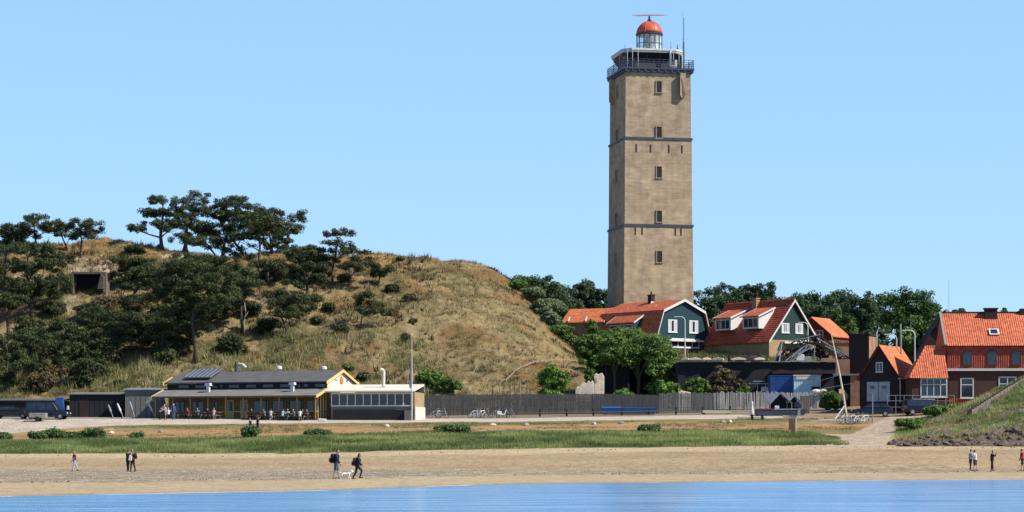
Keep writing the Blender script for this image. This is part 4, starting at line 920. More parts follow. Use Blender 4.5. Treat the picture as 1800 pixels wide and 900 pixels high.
# garage
Yo = 274; c = corner(1512, Yo+1.2); z0 = PZ(704, Yo)
h, prof = simple_house('garage_house', 'narrow dark brick gabled garage with grey double doors and an orange roof', 1512, Yo+1.4, z0, R(-30), 4.75, 6.6, PZ(663, Yo)-z0, PZ(606, Yo)-z0, M['plum'], M['tilelight'], cat='garage')
barge('bargeboard', prof, -.303, .12, M['plum'], h)
dr = MB(); dr.box(.85, 2.2, -.07, -.003, -.1, 2.15); dr.build('door', M['metal'], h)
dr = MB(); dr.box(2.28, 3.65, -.07, -.003, -.1, 2.15); dr.build('door', M['metal'], h)
for x in (1.5, 2.95):
    g = MB(); g.box(x-.28, x+.28, -.085, -.072, 1.35, 1.72); g.build('door_pane', M['glass'], h)
window(h, 2.35, .02, PZ(654, Yo)-z0, .85, 1.15, mull=2, t=.1)
m = MB(); m.box(4.753, 4.8, .1, 6.5, -1, PZ(663, Yo)-z0-.2); m.build('side_wall', M['bricktan'], h)
m = MB(); m.box(4.75, 5.1, -.35, 6.9, PZ(665, Yo)-z0-.12, PZ(665, Yo)-z0+.02); m.build('gutter', M['white'], h)
window(h, 4.8, 1.6, .9, 1.1, 1.3, mull=1, facing='x', dy=.02)
m = MB(); m.tube([(3.0,5.2,3.2),(3.0,5.2,PZ(600,Yo+5)-z0),(2.95,5.2,PZ(570,Yo+5)-z0)], .1, 6); m.build('vent_pipe', M['metal'], h)
m = MB(); m.tube([(4.95,-.2,-.3),(4.95,-.2,PZ(665,Yo)-z0-.2)], .06, 6); m.build('drainpipe', M['white'], h)
# dark gabled house behind the low wing
Yo = 296; z0 = G(PX(1650, Yo), Yo)
h, prof = simple_house('slate_house', 'dark sloping roofed house with white window frames behind the low tiled wing', 1607, Yo, z0, R(-4), 7.6, 7, PZ(628, Yo)-z0, PZ(545, Yo)-z0, M['plum'], M['plum'])
window(h, 4.0, .02, PZ(612, Yo)-z0, 1.9, 1.7, mull=2, t=.12)
window(h, 5.6, .02, PZ(606, Yo)-z0, 1.0, 1.3, mull=1, t=.12)
m = MB(); m.bar((W*0+3.8,-.5,PZ(545,Yo)-z0+.1),(7.9,-.5,PZ(600,Yo)-z0), .22,.1); m.build('bargeboard', M['brickred'], h)
# big house
Yo = 270; c = corner(1667, Yo); z0 = PZ(716, Yo); kz = lambda py, Y=Yo: PZ(py, Y)-z0
h = thing('red_roofed_house', 'large brown brick house with a tile-hung upper storey at the right edge', 'house', (c.x, c.y, z0), R(-3))
L = 17
m = MB(); m.box(0, L, 0, 9, -1, kz(652)); m.build('wall', M['brick'], h)
m = MB(); m.box(-.02, L, -.045, -.003, -1, kz(700)); m.build('plinth', M['tilewall'], h)
m = MB(); m.box(-.1, L, -.2, 9, kz(648), kz(608)); m.build('upper_wall', M['tilewall'], h)
m = MB(); m.box(-.15, L, -.3, 9.02, kz(652), kz(648)); m.build('cornice', M['white'], h)
ze, zp = kz(607), kz(550, Yo+4.5)
m = MB(); m.prism([(-.3,-.5,ze-.05),(-.3,4.4,zp),(-.3,9.4,ze-.05)], (L+.3,0,0)); ro = m.build('roof', M['tile'], h)
m = MB(); m.tube([(-.3,4.4,zp),(L,4.4,zp)], .13, 6); m.build('ridge', M['plum'], ro)
m = MB(); m.bar((-.36,-.5,ze),(-.36,4.4,zp+.05),.25,.2); m.build('verge', M['grey'], ro)
m = MB(); m.box(4.6, 6.0, 3.4, 4.3, zp-.9, zp+.35); m.box(4.5, 6.1, 3.3, 4.4, zp+.35, zp+.5); m.build('chimney', M['plum'], ro)
m = MB(); m.box(8.7, 9.4, 4, 4.8, zp-.5, zp+.45); m.build('chimney', M['plum'], ro)
# roof light lies in the slope
f = (570-550)/(607-550); yy = 4.4-(4.9)*.62; zz = zp-(zp-ze)*.62
m = MB(); d = Vector((0,-4.9,-(zp-ze))).normalized(); nn = Vector((0,-(zp-ze),4.9)).normalized()
ctr = Vector((5.3, yy, zz))+nn*.06
m.prism([ctr+Vector((-.55,0,0))-d*.55, ctr+Vector((.55,0,0))-d*.55, ctr+Vector((.55,0,0))+d*.55, ctr+Vector((-.55,0,0))+d*.55], nn*.1); sk = m.build('skylight', M['white'], ro)
m = MB(); m.prism([ctr+nn*.103+Vector((-.38,0,0))-d*.38, ctr+nn*.103+Vector((.38,0,0))-d*.38, ctr+nn*.103+Vector((.38,0,0))+d*.38, ctr+nn*.103+Vector((-.38,0,0))+d*.38], nn*.02); m.build('pane', M['glass'], sk)
sx = F/Yo
for px in (1700, 1743, 1785): window(h, (px-1667)/sx, -.2, kz(641), 1.05, 1.55, frame='steelblue', mull=1, t=.1)
window(h, (1699.5-1667)/sx, 0, kz(700), 1.5, 2.3, mull=1, trans=.66, t=.13)
window(h, (1770-1667)/sx, 0, kz(694), 2.0, 2.05, mull=2, trans=.6, t=.13)
m = MB(); m.bar((.1,-1.1,-.25),(6,-1.3,-.05),.5,.16); m.build('tiled_ledge', M['tilelight'], h)
# low wing with hipped roof
c = corner(1603, Yo-2.2); z0 = PZ(708, Yo); h = thing('low_tiled_wing', 'low brick wing with a hipped orange roof and a wide white window', 'building', (c.x, c.y, z0), R(-1))
wl = (1667-1603)/sx-.1; zt = PZ(664, Yo)-z0; zq = PZ(611, Yo+3)-z0
m = MB(); m.box(0, wl, 0, 6, -1, zt); m.build('wall', M['brick'], h)
m = MB(); m.add([(-.3,-.35,zt-.1),(wl,-.35,zt-.1),(wl,3,zq),(2.0,3,zq),(-.3,6.3,zt-.1),(wl,6.3,zt-.1)], [(0,1,2,3),(4,0,3),(5,4,3,2),(1,5,2),(0,4,5,1)]); m.build('roof', M['tile'], h)
m = MB(); m.tube([(2.0,3,zq),(-.3,-.35,zt-.05)], .12, 6); m.tube([(2,3,zq),(wl,3,zq)], .12, 6); m.build('ridge', M['tilelight'], h)
window(h, (1641-1603)/sx, 0, PZ(699, Yo)-z0, 3.0, 2.15, mull=4, trans=.66, t=.12)
# ---- warehouse / cellar wall with overgrown flat roof
Yw = 301; c = corner(1192, Yw); z0 = 6.2; h = thing('dark_warehouse', 'long low dark warehouse wall with a ragged flat roof edge behind the fence', 'warehouse', (c.x, c.y, z0), R(2))
wx = lambda px: (px-1192)/F*Yw
rr = random.Random(4)
m = MB(); m.box(0, wx(1480), 0, 14, -1, PZ(637, Yw)-z0); m.build('wall', M['nearblack'], h)
m = MB(); pts = []
for i in range(26):
    x0, x1 = wx(1190+i*11.2), wx(1190+(i+1)*11.2); zt = PZ(637-rr.uniform(-1,2.2)-(2 if i > 16 else 0), Yw)-z0; m.box(x0, x1+.02, -.3-rr.uniform(0,.1), 1.2, PZ(637, Yw)-z0+.004*i, max(zt, PZ(637, Yw)-z0+.15))
m.build('roof_edge', M['grey'], h)
m = MB(); m.box(wx(1356), wx(1470), -.9, -.004, PZ(657, Yw)-z0, PZ(652, Yw)-z0); m.build('canopy', M['plum'], h)
m = MB(); m.box(.2, wx(1478), 1.25, 14, PZ(637, Yw)-z0+.003, PZ(637, Yw)-z0+.12); m.build('roof', M['feltlight'], h)
# cellar entrance left
c = corner(1066, 309); h = thing('dark_cellar', 'dark brick cellar front with a shadowed opening half hidden under bushes', 'cellar', (c.x, c.y, 6.2), R(3))
kz = lambda py: PZ(py, 309)-6.2
m = MB(); m.box(0, 3.0, 0, 6, -1, kz(634)); m.box(3.0, 8.8, 0, 6, kz(640)-.4, kz(634)); m.box(3.0, 8.8, 2.5, 6, -1, kz(640)-.4); m.box(8.8, 9.3, 0, 6, -1, kz(634)); m.build('wall', M['nearblack'], h)
m = MB(); m.box(-.2, 9.4, -.2, 6.1, kz(634), kz(631)); m.build('coping', M['plum'], h)
m = MB(); m.bar((5.6,-.05,-.5),(6.2,-.1,2.9),.25); m.bar((6.6,-.1,-.5),(5.9,-.2,3),.2); m.bar((5.2,-.3,1.8),(7.2,-.3,1.6),.18); m.build('broken_beam', M['wood'], h)
# pale rubble walls
def rubble(label, px0, px1, pts, Y):
    m = MB(); x0 = PX(px0, Y); z0 = G(x0, Y)-.5; n = len(pts)
    top = [((PX(p, Y)-x0), PZ(q, Y)-z0) for p, q in pts]
    m.prism([(0,0,0)]+[(x,0,z) for x, z in top]+[(top[-1][0],0,0)], (0,.7,0)); o = m.build('rubble_wall', M['rubble'], bevel=.05); o.location = (x0, Y, z0); return tag(o, label, 'wall')
rubble('pale broken plaster wall stump standing upright beside the dark cellar', 1044, 1062, [(1044,660),(1047,656),(1052,658),(1058,655),(1062,662),(1062,676)], 305)
rubble('low pale heap of broken wall left of the upright plaster stump', 1011, 1044, [(1011,686),(1014,679),(1018,680),(1022,674),(1026,671),(1030,674),(1034,669),(1038,672),(1041,668),(1044,673)], 304)
rubble('thin pale stone ledge at the bottom of the dark warehouse wall', 1192, 1215, [(1192,684),(1200,687),(1215,690)], 297)
# ---- sheds behind the fence
def corrug(m, x0, x1, y, z0, z1, n):
    for i in range(n):
        a = x0+(x1-x0)*i/n; b_ = x0+(x1-x0)*(i+.5)/n; m.box(a, b_, y-.03, y+.01, z0, z1)
Yc = 294; z0 = 6.4; kz = lambda py: PZ(py, Yc)-z0
c = corner(1354, Yc); h = thing('blue_container', 'dark blue steel container behind the palings, left of the light blue shed', 'container', (c.x, c.y, z0), 0)
w_ = 42/F*Yc; m = MB(); m.box(0, w_, 0, 3, 0, kz(661)); corrug(m, 0.05, w_-.05, 0, .15, kz(663), 13); m.build('shell', M['blue'], h)
m = MB(); m.box(-.04, w_+.0, -.06, 3.02, kz(661), kz(660)+.02); m.build('top_rail', M['blue'], h)
c = corner(1395.5, Yc-.6); h = thing('light_blue_shed', 'light blue boarded shed with a cream fascia behind the palings', 'shed', (c.x, c.y, z0), 0)
w_ = 47/F*Yc; m = MB(); m.box(0, w_, 0, 3, 0, kz(661)); corrug(m, 0.05, w_-.05, 0, .1, kz(667), 12); m.build('wall', M['lightblue'], h)
m = MB(); m.box(.3, w_-.9, -.12, -.035, kz(667), kz(661)+.0); m.build('fascia', M['cream2'], h)
m = MB(); m.box(-.08, w_+.08, -.15, 3.1, kz(661)+.003, kz(660)+.06); m.build('roof', M['white'], h)
m = MB(); m.box(w_-1.0, w_-.75, -.08, -.033, .1, kz(667)); m.box(w_-.5, w_-.3, -.08, -.033, .1, kz(667)); m.build('post', M['white'], h)
m = MB(); m.box(w_-1.15, w_-.15, -.3, -.2, kz(688), kz(680)); m.build('dark_panel', M['plum'], h)
# ---- bunker in the dune
g = hill_at(158, 510); Yb = g.y; kz = lambda py: PZ(py, Yb)-g.z; w_ = 62/F*Yb
M['bunker'] = mat('stained_old_concrete', (.2,.165,.125), (.1,.085,.07), .95, 1.5, contrast=.9, bump=.05)
h = thing('concrete_bunker', 'dark open concrete bunker mouth set into the sandy dune slope', 'bunker', (PX(128, Yb), Yb-1.7, g.z+.25), R(-4))
zt = kz(483)-.25; m = MB(); m.box(0, w_, .2, 4.5, zt, zt+.28); m.box(0, .35, .2, 4.5, -.8, zt); m.box(w_-.35, w_, .2, 4.5, -.8, zt); m.build('shell', M['bunker'], h)
m = MB(); m.box(.35, w_-.35, 2.2, 4.4, -.8, zt); m.build('inner_wall', M['nearblack'], h)  # near-black back wall carries the shade of the open mouth in its colour
m = MB(); m.prism([(w_-1.1,-.35,-.2),(w_-.2,-.35,-.2),(w_-.2,-.35,zt-.4),(w_-.6,-.35,zt)], (0,.5,0)); m.build('side_slab', M['bunker'], h)
M['postwood'] = mat('orange_brown_posts', (.5,.3,.12), (.36,.2,.08), .7, 3)
# ---- restaurant
tr = R(-20); Yr = 272.0; xr = PX(556, Yr)
zr0_ = G(xr, Yr+2)+.02; L = 20.6
ox = xr-L*math.cos(tr); oy = Yr-L*math.sin(tr)
rs_ = thing('beach_restaurant', 'long dark-roofed restaurant with a yellow-posted open veranda and a yellow edged end gable', 'restaurant', (ox, oy, zr0_), tr)
k0 = zr0_
h_e, h_v, h_c, h_r = 2.65, 3.55, 4.25, 5.65
m = MB(); m.box(-.1, L+.1, 0, 11, -1.2, .05); m.build('floor', M['wood'], rs_)
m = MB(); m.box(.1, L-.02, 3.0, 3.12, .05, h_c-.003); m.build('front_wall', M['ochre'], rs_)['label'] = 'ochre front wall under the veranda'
m = MB(); m.box(.1, .22, 3.12, 11, .05, h_c); m.box(L-.14, L-.02, 3.12, 11, .05, h_c); m.box(.1, L-.02, 10.9, 11.0, .05, h_c); m.build('wall', M['cream2'], rs_)
m = MB(); m.box(.0, L, 2.9, 3.0, h_v-.05, h_c-.02); m.build('clerestory', M['nearblack'], rs_)
m = MB()
for i in range(9): x = 1.5+i*2.2; m.box(x, x+1.3, 2.87, 2.898, h_v+.2, h_c-.18)
m.build('clerestory_glass', M['glass'], rs_)
m = MB(); m.prism([(-.25,-.4,h_e-.08),(-.25,-.4,h_e+.06),(-.25,3.05,h_v+.1),(-.25,3.05,h_v-.05)], (L+.4,0,0)); m.build('veranda_roof', M['feltlight'], rs_)
m = MB(); m.box(-.25, L+.15, -.46, -.402, h_e-.14, h_e+.05); m.build('fascia', M['wood'], rs_)
m = MB(); m.prism([(-.2,2.5,h_c),(-.2,2.5,h_c+.14),(-.2,7.0,h_r+.14),(-.2,11.4,h_c+.14),(-.2,11.4,h_c),(-.2,7.0,h_r)], (L+.4,0,0)); ro = m.build('roof', M['felt'], rs_)
m = MB(); m.prism([(L-.02,3.05,h_c+.003),(L-.02,10.95,h_c+.003),(L-.02,7,h_r-.03)], (-.1,0,0)); m.build('gable', M['cream2'], rs_)
def bb_(pts, x, w=.26, t=.1):
    m = MB()
    for i in range(len(pts)-1):
        a, b_ = pts[i], pts[i+1]; m.prism([(x,a[0],a[1]+.06),(x,b_[0],b_[1]+.06),(x,b_[0],b_[1]-w),(x,a[0],a[1]-w)], (t,0,0))
    return m
bb_([(2.3,h_c+.05),(7,h_r+.14),(11.6,h_c+.05)], L+.2).build('bargeboard', M['yellow'], rs_)
bb_([(-.5,h_e),(3.05,h_v+.15)], L+.16).build('bargeboard', M['yellow'], rs_)
bb_([(-.5,h_e),(3.05,h_v+.15)], -.36).build('bargeboard', M['yellow'], rs_)
bb_([(2.3,h_c+.05),(4.6,h_c+.85)], -.31).build('bargeboard', M['yellow'], rs_)
# painted sun emblem on the end gable
M['sunorange'] = mat('orange_sun_emblem', (.75,.22,.05), (.6,.15,.03), .6, 3)
em = MB(); cy_, cz_ = 7.0, h_c+.35; pts = []
for i in range(24):
    a_ = i*math.pi/12; r_ = .5 if i % 2 == 0 else .32; pts.append((L+.0, cy_+r_*math.cos(a_)*1.15, cz_+r_*math.sin(a_)))
em.prism(pts, (.05,0,0)); em.build('sun_emblem', M['sunorange'], rs_)
m = MB(); m.box(L-.015, L+.03, 5.3, 5.6, h_c+.25, h_c+.42); m.box(L-.015, L+.03, 8.4, 8.7, h_c+.25, h_c+.42); m.build('lamp', M['black'], rs_)
for i in range(10):
    x = .05+i*(L-.15)/9; m = MB(); m.box(x-.06, x+.06, -.1, .02, .05, h_e-.02); m.build('veranda_post', M['postwood'], rs_)
for i in range(4):
    y = .5+i*.75; m = MB(); m.box(L-.08, L+.02, y-.04, y+.04, .05, h_e+.25*i*.9); m.build('side_post', M['yellow'], rs_)
m = MB(); m.box(L-.05, L+.0, .0, 3, .85, .95); m.box(6.5, L-.1, -.05, -.0, .85, .95); m.build('veranda_rail', M['postwood'], rs_)
for x0, x1 in ((1, 2.2), (3.2, 4.8), (5.8, 6.6)): window(rs_, (x0+x1)/2, 3.0, .9, x1-x0, 1.3, frame='wood', mull=2)
for x in (8.2, 10.0): 
    d = MB(); d.box(x-.5, x+.5, 2.93, 2.995, .05, 2.3); o = d.build('door', M['yellow'], rs_); d = MB(); d.box(x-.34, x+.34, 2.9, 2.928, .9, 2.1); d.build('pane', M['glass'], o)
for x0, x1 in ((11.2, 13.2), (13.6, 15.4), (15.8, 17.6), (18, 19.8)): window(rs_, (x0+x1)/2, 3.0, .75, x1-x0, 1.5, frame='wood', mull=2)
# things on the roof
m = MB(); m.prism([(2.0,3.4,h_c+.65),(5.4,3.4,h_c+.65),(5.4,6.4,h_r+.35),(2.0,6.4,h_r+.35)], (0,-.05,.12)); so = m.build('solar_panel', M['solar'], rs_)
m = MB()
for i in range(7): x = 2.0+i*3.4/6; m.bar((x,3.38,h_c+.8),(x,6.4,h_r+.5),.06,.06)
m.build('panel_frame', M['metal'], so)
def flue(x, y, z, hh, rr_=.2, kind='box'):
    m = MB()
    if kind == 'box': m.box(x-.18, x+.18, y-.18, y+.18, z-.4, z+hh-.3); m.prism([(x-.35,y-.3,z+hh-.3),(x+.35,y-.3,z+hh-.3),(x+.3,y-.3,z+hh),(x-.3,y-.3,z+hh)], (0,.6,0))
    elif kind == 'bend': m.tube([(x,y,z-.4),(x,y,z+hh*.8),(x+.3,y-.05,z+hh),(x+.8,y-.1,z+hh*.95),(x+1.2,y-.1,z+hh*.55)], rr_, 8)
    else: m.lathe([(rr_*.6,-.4),(rr_*.6,hh*.5),(rr_*1.3,hh*.5),(rr_*1.2,hh*.9),(rr_*.4,hh)], (x,y,z), 12)
    return m.build('roof_vent', M['white_metal'], rs_, False)
flue(6.1, 1.5, 3.1, 1.15); flue(16.9, 1.5, 3.1, 1.15); flue(7.0, 7.2, h_r, 1.0, .17, 'bend'); flue(12.4, 7.3, h_r, .75, .3, 'cap'); flue(18.2, 7.3, h_r-.1, .75, .3, 'cap')
m = MB(); m.tube([(6.9,7,h_r),(6.9,7,h_r+1.3)], .09, 6); m.build('stove_pipe', M['black'], rs_)
# ---- annex (glazed wing)
ta = R(-9); Ya = 271.0; xa = PX(724, Ya); La = 9.4
za = G(xa, Ya+2)+.02
an = thing('white_glazed_wing', 'low white-roofed restaurant wing with a row of windows over a dark base', 'building', (xa-La*math.cos(ta), Ya-La*math.sin(ta), za), ta)
m = MB(); m.box(0, La, 0, 5.5, -1, 1.45); m.build('base_wall', M['feltlight'], an)
m = MB(); m.box(.3, La-.4, -.25, -.004, -.3, 1.05); m.build('windbreak', M['nearblack'], an)
m = MB(); m.box(.05, La-.05, .12, 5.4, 1.45, 2.95); m.build('inner_room', M['glass'], an)
m = MB(); m.box(0, La, -.05, .1, 1.45, 1.6); m.box(0, La, -.05, .1, 2.85, 3.05); m.build('window_rail', M['cream2'], an)
for i in range(11):
    x = .0+i*(La-.12)/10; m = MB(); m.box(x, x+.12, -.04, .09, 1.6, 2.85); m.build('mullion', M['cream2'], an)
m = MB(); m.prism([(-.6,-.5,3.08),(-.6,-.5,3.24),(-.6,5.6,4.1),(-.6,5.6,3.9)], (La+.9,0,0)); m.build('roof', M['cream2'], an)
m = MB(); m.box(La*.0+2, La+.3, 5.62, 6.2, 3.2, 4.15); m.build('rear_parapet', M['feltlight'], an)
m = MB(); m.box(La+.003, La+.35, -.1, 5.55, -1, 3.06); m.build('end_wall', M['bricktan'], an)
m = MB(); m.box(La+.353, La+.45, -.15, 5.6, -1, 1.4); m.build('end_plinth', M['cream2'], an)
m = MB(); m.box(La-.7, La+.1, -.8, -.26, -.2, 1.0); m.build('meter_box', M['feltlight'], an)
m = MB(); m.tube([(5.55,2.6,3.2),(5.6,2.6,5.6)], .17, 8); m.tube([(5.6,2.6,5.6),(5.2,2.6,5.75)], .2, 8); m.box(5.35,5.85,2.35,2.85,3.5,3.8); m.build('flue_pipe', M['cream2'], an)
# ---- sheds at the left
def shed(name, label, px0, px1, Y, pyt, mats, depth=4, rz=0, roof=.12, slope=.25):
    c = corner(px0, Y); z0 = G(c.x, Y); w_ = (px1-px0)/F*Y; zt = PZ(pyt, Y)-z0
    h = thing(name, label, 'shed', (c.x, c.y, z0), rz); m = MB(); m.box(0, w_, 0, depth, -.8, zt-slope); 
    n = max(2, int(w_/.6))
    for i in range(n): x = w_*i/n; m.box(x+.01, x+.04, -.025, 0.01, 0, zt-slope-.01)
    m.build('wall', mats[0], h)
    m = MB(); m.prism([(-.15,-.25,zt-slope),(-.15,-.25,zt-slope+roof),(-.15,depth+.1,zt+roof),(-.15,depth+.1,zt)], (w_+.3,0,0)); m.build('roof', mats[1], h)
    return h, w_, zt
h, w_, zt = shed('grey_shed', 'grey boarded shed touching the left end of the restaurant', 220, 284, 285, 682, (M['feltlight'], M['metal']))
h, w_, zt = shed('dark_shed', 'dark low shed left of the grey boarded shed', 122, 219, 287, 690, (M['nearblack'], M['feltlight']))
m = MB(); m.box(1.2, 2.3, -.05, -.0, 0, 2.0); m.build('door', M['plum'], h)
h, w_, zt = shed('long_dark_shed', 'long dark low shed behind the vans at the left edge', -60, 116, 288, 701, (M['nearblack'], M['felt']))

for i, (px, lab, w_) in enumerate([(1204,'leftmost pale stone slab on the warehouse roof edge',1.0),(1222,'second pale stone slab on the warehouse roof edge',1.6),(1243,'flat grey stone slab on the warehouse roof edge left of the dark fitting',1.2),(1262,'pale slab on the warehouse roof edge above the dim olive bush',1.5),(1298,'long pale slab on the warehouse roof edge right of the dark fitting',2.0),(1336,'pale slab on the warehouse roof edge left of the lattice foot',1.4)]):
    o = MB().prism([(-w_/2,0,0),(w_/2,0,0),(w_/2*.8,0,.22),(0,0,.34),(-w_/2*.9,0,.18)], (0,.7,0)).build('stone_slab', M['rubble'], bevel=.03); o.location = (PX(px, 300.4), 300.4, PZ(637, 301)+.28); o.rotation_euler = (0, 0, .2*(i % 3-1)); tag(o, lab, 'stone', kind='thing')
# ================================================================ fences, yard, street furniture
rr = random.Random(11)
def gl(px, Y): x = PX(px, Y); return x, G(x, Y)
M['paledark'] = mat('dark_weathered_palings', (.12,.115,.11), (.055,.055,.06), .9, 1.5, (6,6,.6), contrast=.9)
M['pale'] = mat('silver_grey_palings', (.80,.75,.67), (.36,.33,.29), .9, 1.5, (6,6,.6), contrast=.9)
def paling(name, label, px0, px1, Y0, Y1, top0, top1, m_, gap, w_, var, rails=True):
    a = Vector((PX(px0, Y0), Y0, 0)); b_ = Vector((PX(px1, Y1), Y1, 0)); L = (b_-a).length; rz = math.atan2(b_.y-a.y, b_.x-a.x)
    z0 = G(a.x, a.y); h = thing(name, label, 'fence', (a.x, a.y, z0), rz)
    m = MB(); x = 0; d = (b_-a)/L
    while x < L:
        q = a+d*x; zg = G(q.x, q.y)-z0; t = x/L; py = top0+(top1-top0)*t; top = PZ(py, q.y)-z0+rr.uniform(-var, var*.6)
        ww = w_*rr.uniform(.75, 1.15); ln = rr.uniform(-.05, .05)*(var > .1)
        m.prism([(x,-.015+rr.uniform(-.02,.02),zg-.1),(x+ww,-.015,zg-.1),(x+ww+ln,-.015,top-.03),(x+ww/2+ln,-.015,top+.03),(x+ln,-.015,top-.05)], (0,.03,0)); x += ww+gap*rr.uniform(.3, 1.6)
    m.build('palings', m_, h)
    if rails:
        m = MB()
        for f_ in (.25, .75):
            zz = lambda t: (G((a+d*L*t).x, (a+d*L*t).y)-z0)+f_*(PZ(top0+(top1-top0)*t, a.y+(b_.y-a.y)*t)-G((a+d*L*t).x, (a+d*L*t).y))
            for i in range(6): m.bar((L*i/6,.06,zz(i/6)), (L*(i+1)/6,.06,zz((i+1)/6)), .05, .1)
        m.build('rails', M['wood'], h)
        for i in range(int(L/2.6)+1):
            x = min(i*2.6, L-.1); q = a+d*x; zg = G(q.x, q.y)-z0; m = MB(); m.box(x-.05, x+.05, .09, .19, zg-.2, PZ(top0+(top1-top0)*x/L, q.y)-z0-.1); m.build('post', M['wood'], h)
    return h
paling('board_fence', 'long dark weathered board fence right of the white restaurant wing', 738, 1040, 289, 289, 694, 692, M['paledark'], .015, .15, .06)
paling('board_fence', 'dark netted board fence section behind the blue cover', 1041, 1158, 289, 288.6, 692, 694, M['paledark'], .01, .2, .04)
paling('board_fence', 'grey brown board fence section between the blue cover and the pale palings', 1159, 1254, 288.6, 288, 691, 690, M['feltlight'], .03, .13, .1)
paling('paling_fence', 'silver grey uneven paling fence in front of the warehouse wall', 1255, 1352, 288, 287.4, 689, 688, M['pale'], .07, .1, .17)
paling('paling_fence', 'silver grey paling fence section in front of the blue container and shed', 1353, 1448, 287.4, 287, 689, 690, M['pale'], .05, .1, .17)
paling('paling_fence', 'short grey paling section at the far right behind the dark net bush', 1449, 1466, 287, 286.5, 690, 694, M['feltlight'], .04, .1, .15)
# rail on the dune foot
m = MB(); pts = [hill_at(p, q) for p, q in ((889,676),(905,661),(921,650),(940,643),(965,641),(990,640),(1012,641),(1032,641))]
o0 = pts[0].copy(); rail = thing('wooden_handrail', 'weathered wooden handrail climbing the dune foot behind the fence', 'handrail', o0)
for i in range(len(pts)-1): m.bar(pts[i]-o0+Vector((0,0,.5)), pts[i+1]-o0+Vector((0,0,.5)), .1, .07)
m.build('rail', M['barkpale'], rail)
for p in pts: m = MB(); m.bar(p-o0-Vector((0,0,.3)), p-o0+Vector((0,0,.52)), .07); m.build('post', M['wood'], rail)
# old stakes
for i, (px, lab) in enumerate([(866,'leftmost of the old grey stakes above the fence'),(878,'second old grey stake from the left above the fence'),(886,'leaning old stake in the group above the dark fence'),(898,'short pale stake in the group above the dark fence'),(906,'thick old stake right of the short pale stake'),(915,'old stake under the bent handrail'),(927,'rightmost old stake left of the bright green bush')]):
    Y = 299; x, z = gl(px, Y); m = MB(); m.tube([(0,0,-.2),(rr.uniform(-.15,.15),0,1.0),(rr.uniform(-.2,.2),0,PZ(668+rr.uniform(-4,8),Y)-z)], [.09,.08,.05], 6)
    o = m.build('wooden_stake', M['barkpale' if i % 2 else 'wood']); o.location = (x, Y, z); tag(o, lab, 'stake')
x, z = gl(920, 303); o = MB().prism([(0,0,0),(1.6,0,0),(1.4,0,1.1),(.9,0,1.5),(.2,0,.9)], (0,.6,0)).build('stone_block', M['grey']); o.location = (PX(905,302), 302, G(PX(905,302),302)); tag(o, 'angular grey stone block behind the old stakes above the fence', 'stone')
# low rail barrier beside the road
Yb = 281; x0, z0 = gl(900, Yb); h = thing('low_rail_barrier', 'low wooden rail with dark posts along the road in front of the board fence', 'barrier', (x0, Yb, z0))
for px in (949, 996, 1043, 1093, 1140, 1188, 1235, 1283):
    x, z = gl(px, Yb); m = MB(); m.box(x-x0-.11, x-x0+.11, -.11, .11, z-z0-.2, z-z0+.85); m.build('post', M['black'], h)
m = MB(); 
for a, b_ in ((905,949),(949,1093),(1093,1235),(1235,1320)):
    xa_, za_ = gl(a, Yb); xb_, zb_ = gl(b_, Yb); m.bar((xa_-x0,-.14,za_-z0+.45),(xb_-x0,-.14,zb_-z0+.45),.06,.12)
m.build('rail', M['wood'], h)
h = thing('low_rail_barrier', 'pale fresh wooden beam on short posts at the right end of the low dark rail', 'barrier', (PX(1235,279), 279, G(PX(1235,279),279)))
m = MB(); m.bar((0,0,.35),(3.3,0,.3),.3,.3); m.build('beam', M['cream'], h)
for x in (.2, 3.0): m = MB(); m.box(x-.1,x+.1,.16,.3,-.2,.5); m.build('post', M['wood'], h)
# blue covered boat
Yc = 284; x0, z0 = gl(1058, Yc); w_ = 95/F*Yc; h = thing('boat_cover', 'long bright blue tarpaulin stretched low over a frame before the dark fence', 'tarpaulin', (x0, Yc, z0))
m = MB(); kz = lambda py: PZ(py, Yc)-z0
m.prism([(0,0,kz(724)),(0,-.1,kz(717)),(0,.5,kz(715)),(0,1.3,kz(717)),(0,1.4,kz(724))], (w_*.35,0,.02)); m.prism([(w_*.35,0,kz(724)),(w_*.35,-.1,kz(717)+.02),(w_*.35,.5,kz(715)-.08),(w_*.35,1.3,kz(717)),(w_*.35,1.4,kz(724))], (w_*.65,0,-.03)); m.build('tarpaulin', mat('blue_tarpaulin', (.02,.13,.46), (.015,.09,.36), .5, 1.5), h)
m = MB(); m.box(0.02, w_-.02, .1, 1.3, kz(724)-.28, kz(724)-.02); m.build('hull', M['grey'], h)
for x in (.4, w_/2, w_-.4): m = MB(); m.box(x-.06,x+.06,.5,.62,-.2,kz(724)-.27); m.build('support', M['wood'], h)
# grey metal table frame behind the fence
Yt = 297; x0, z0 = gl(1336, Yt); h = thing('metal_workbench', 'grey metal workbench frame standing behind the palings left of the blue container', 'frame', (x0, Yt, z0)); kz = lambda py: PZ(py, Yt)-z0
m = MB(); m.box(-1.4,1.0,-.2,.2,kz(675),kz(675)+.1); m.box(-.9,.6,-.3,.1,kz(671),kz(671)+.1); m.build('shelf', M['metal'], h)
m = MB(); m.tube([(-.3,0,-.1),(-.3,0,kz(675))],.06,6); m.build('leg', M['metal'], h)
m = MB(); m.tube([(.7,0,-.1),(.7,0,kz(675))],.06,6); m.build('leg', M['metal'], h)
m = MB(); m.box(.1,1.2,-.4,-.3,kz(688),kz(680)); m.build('panel', M['white'], h)
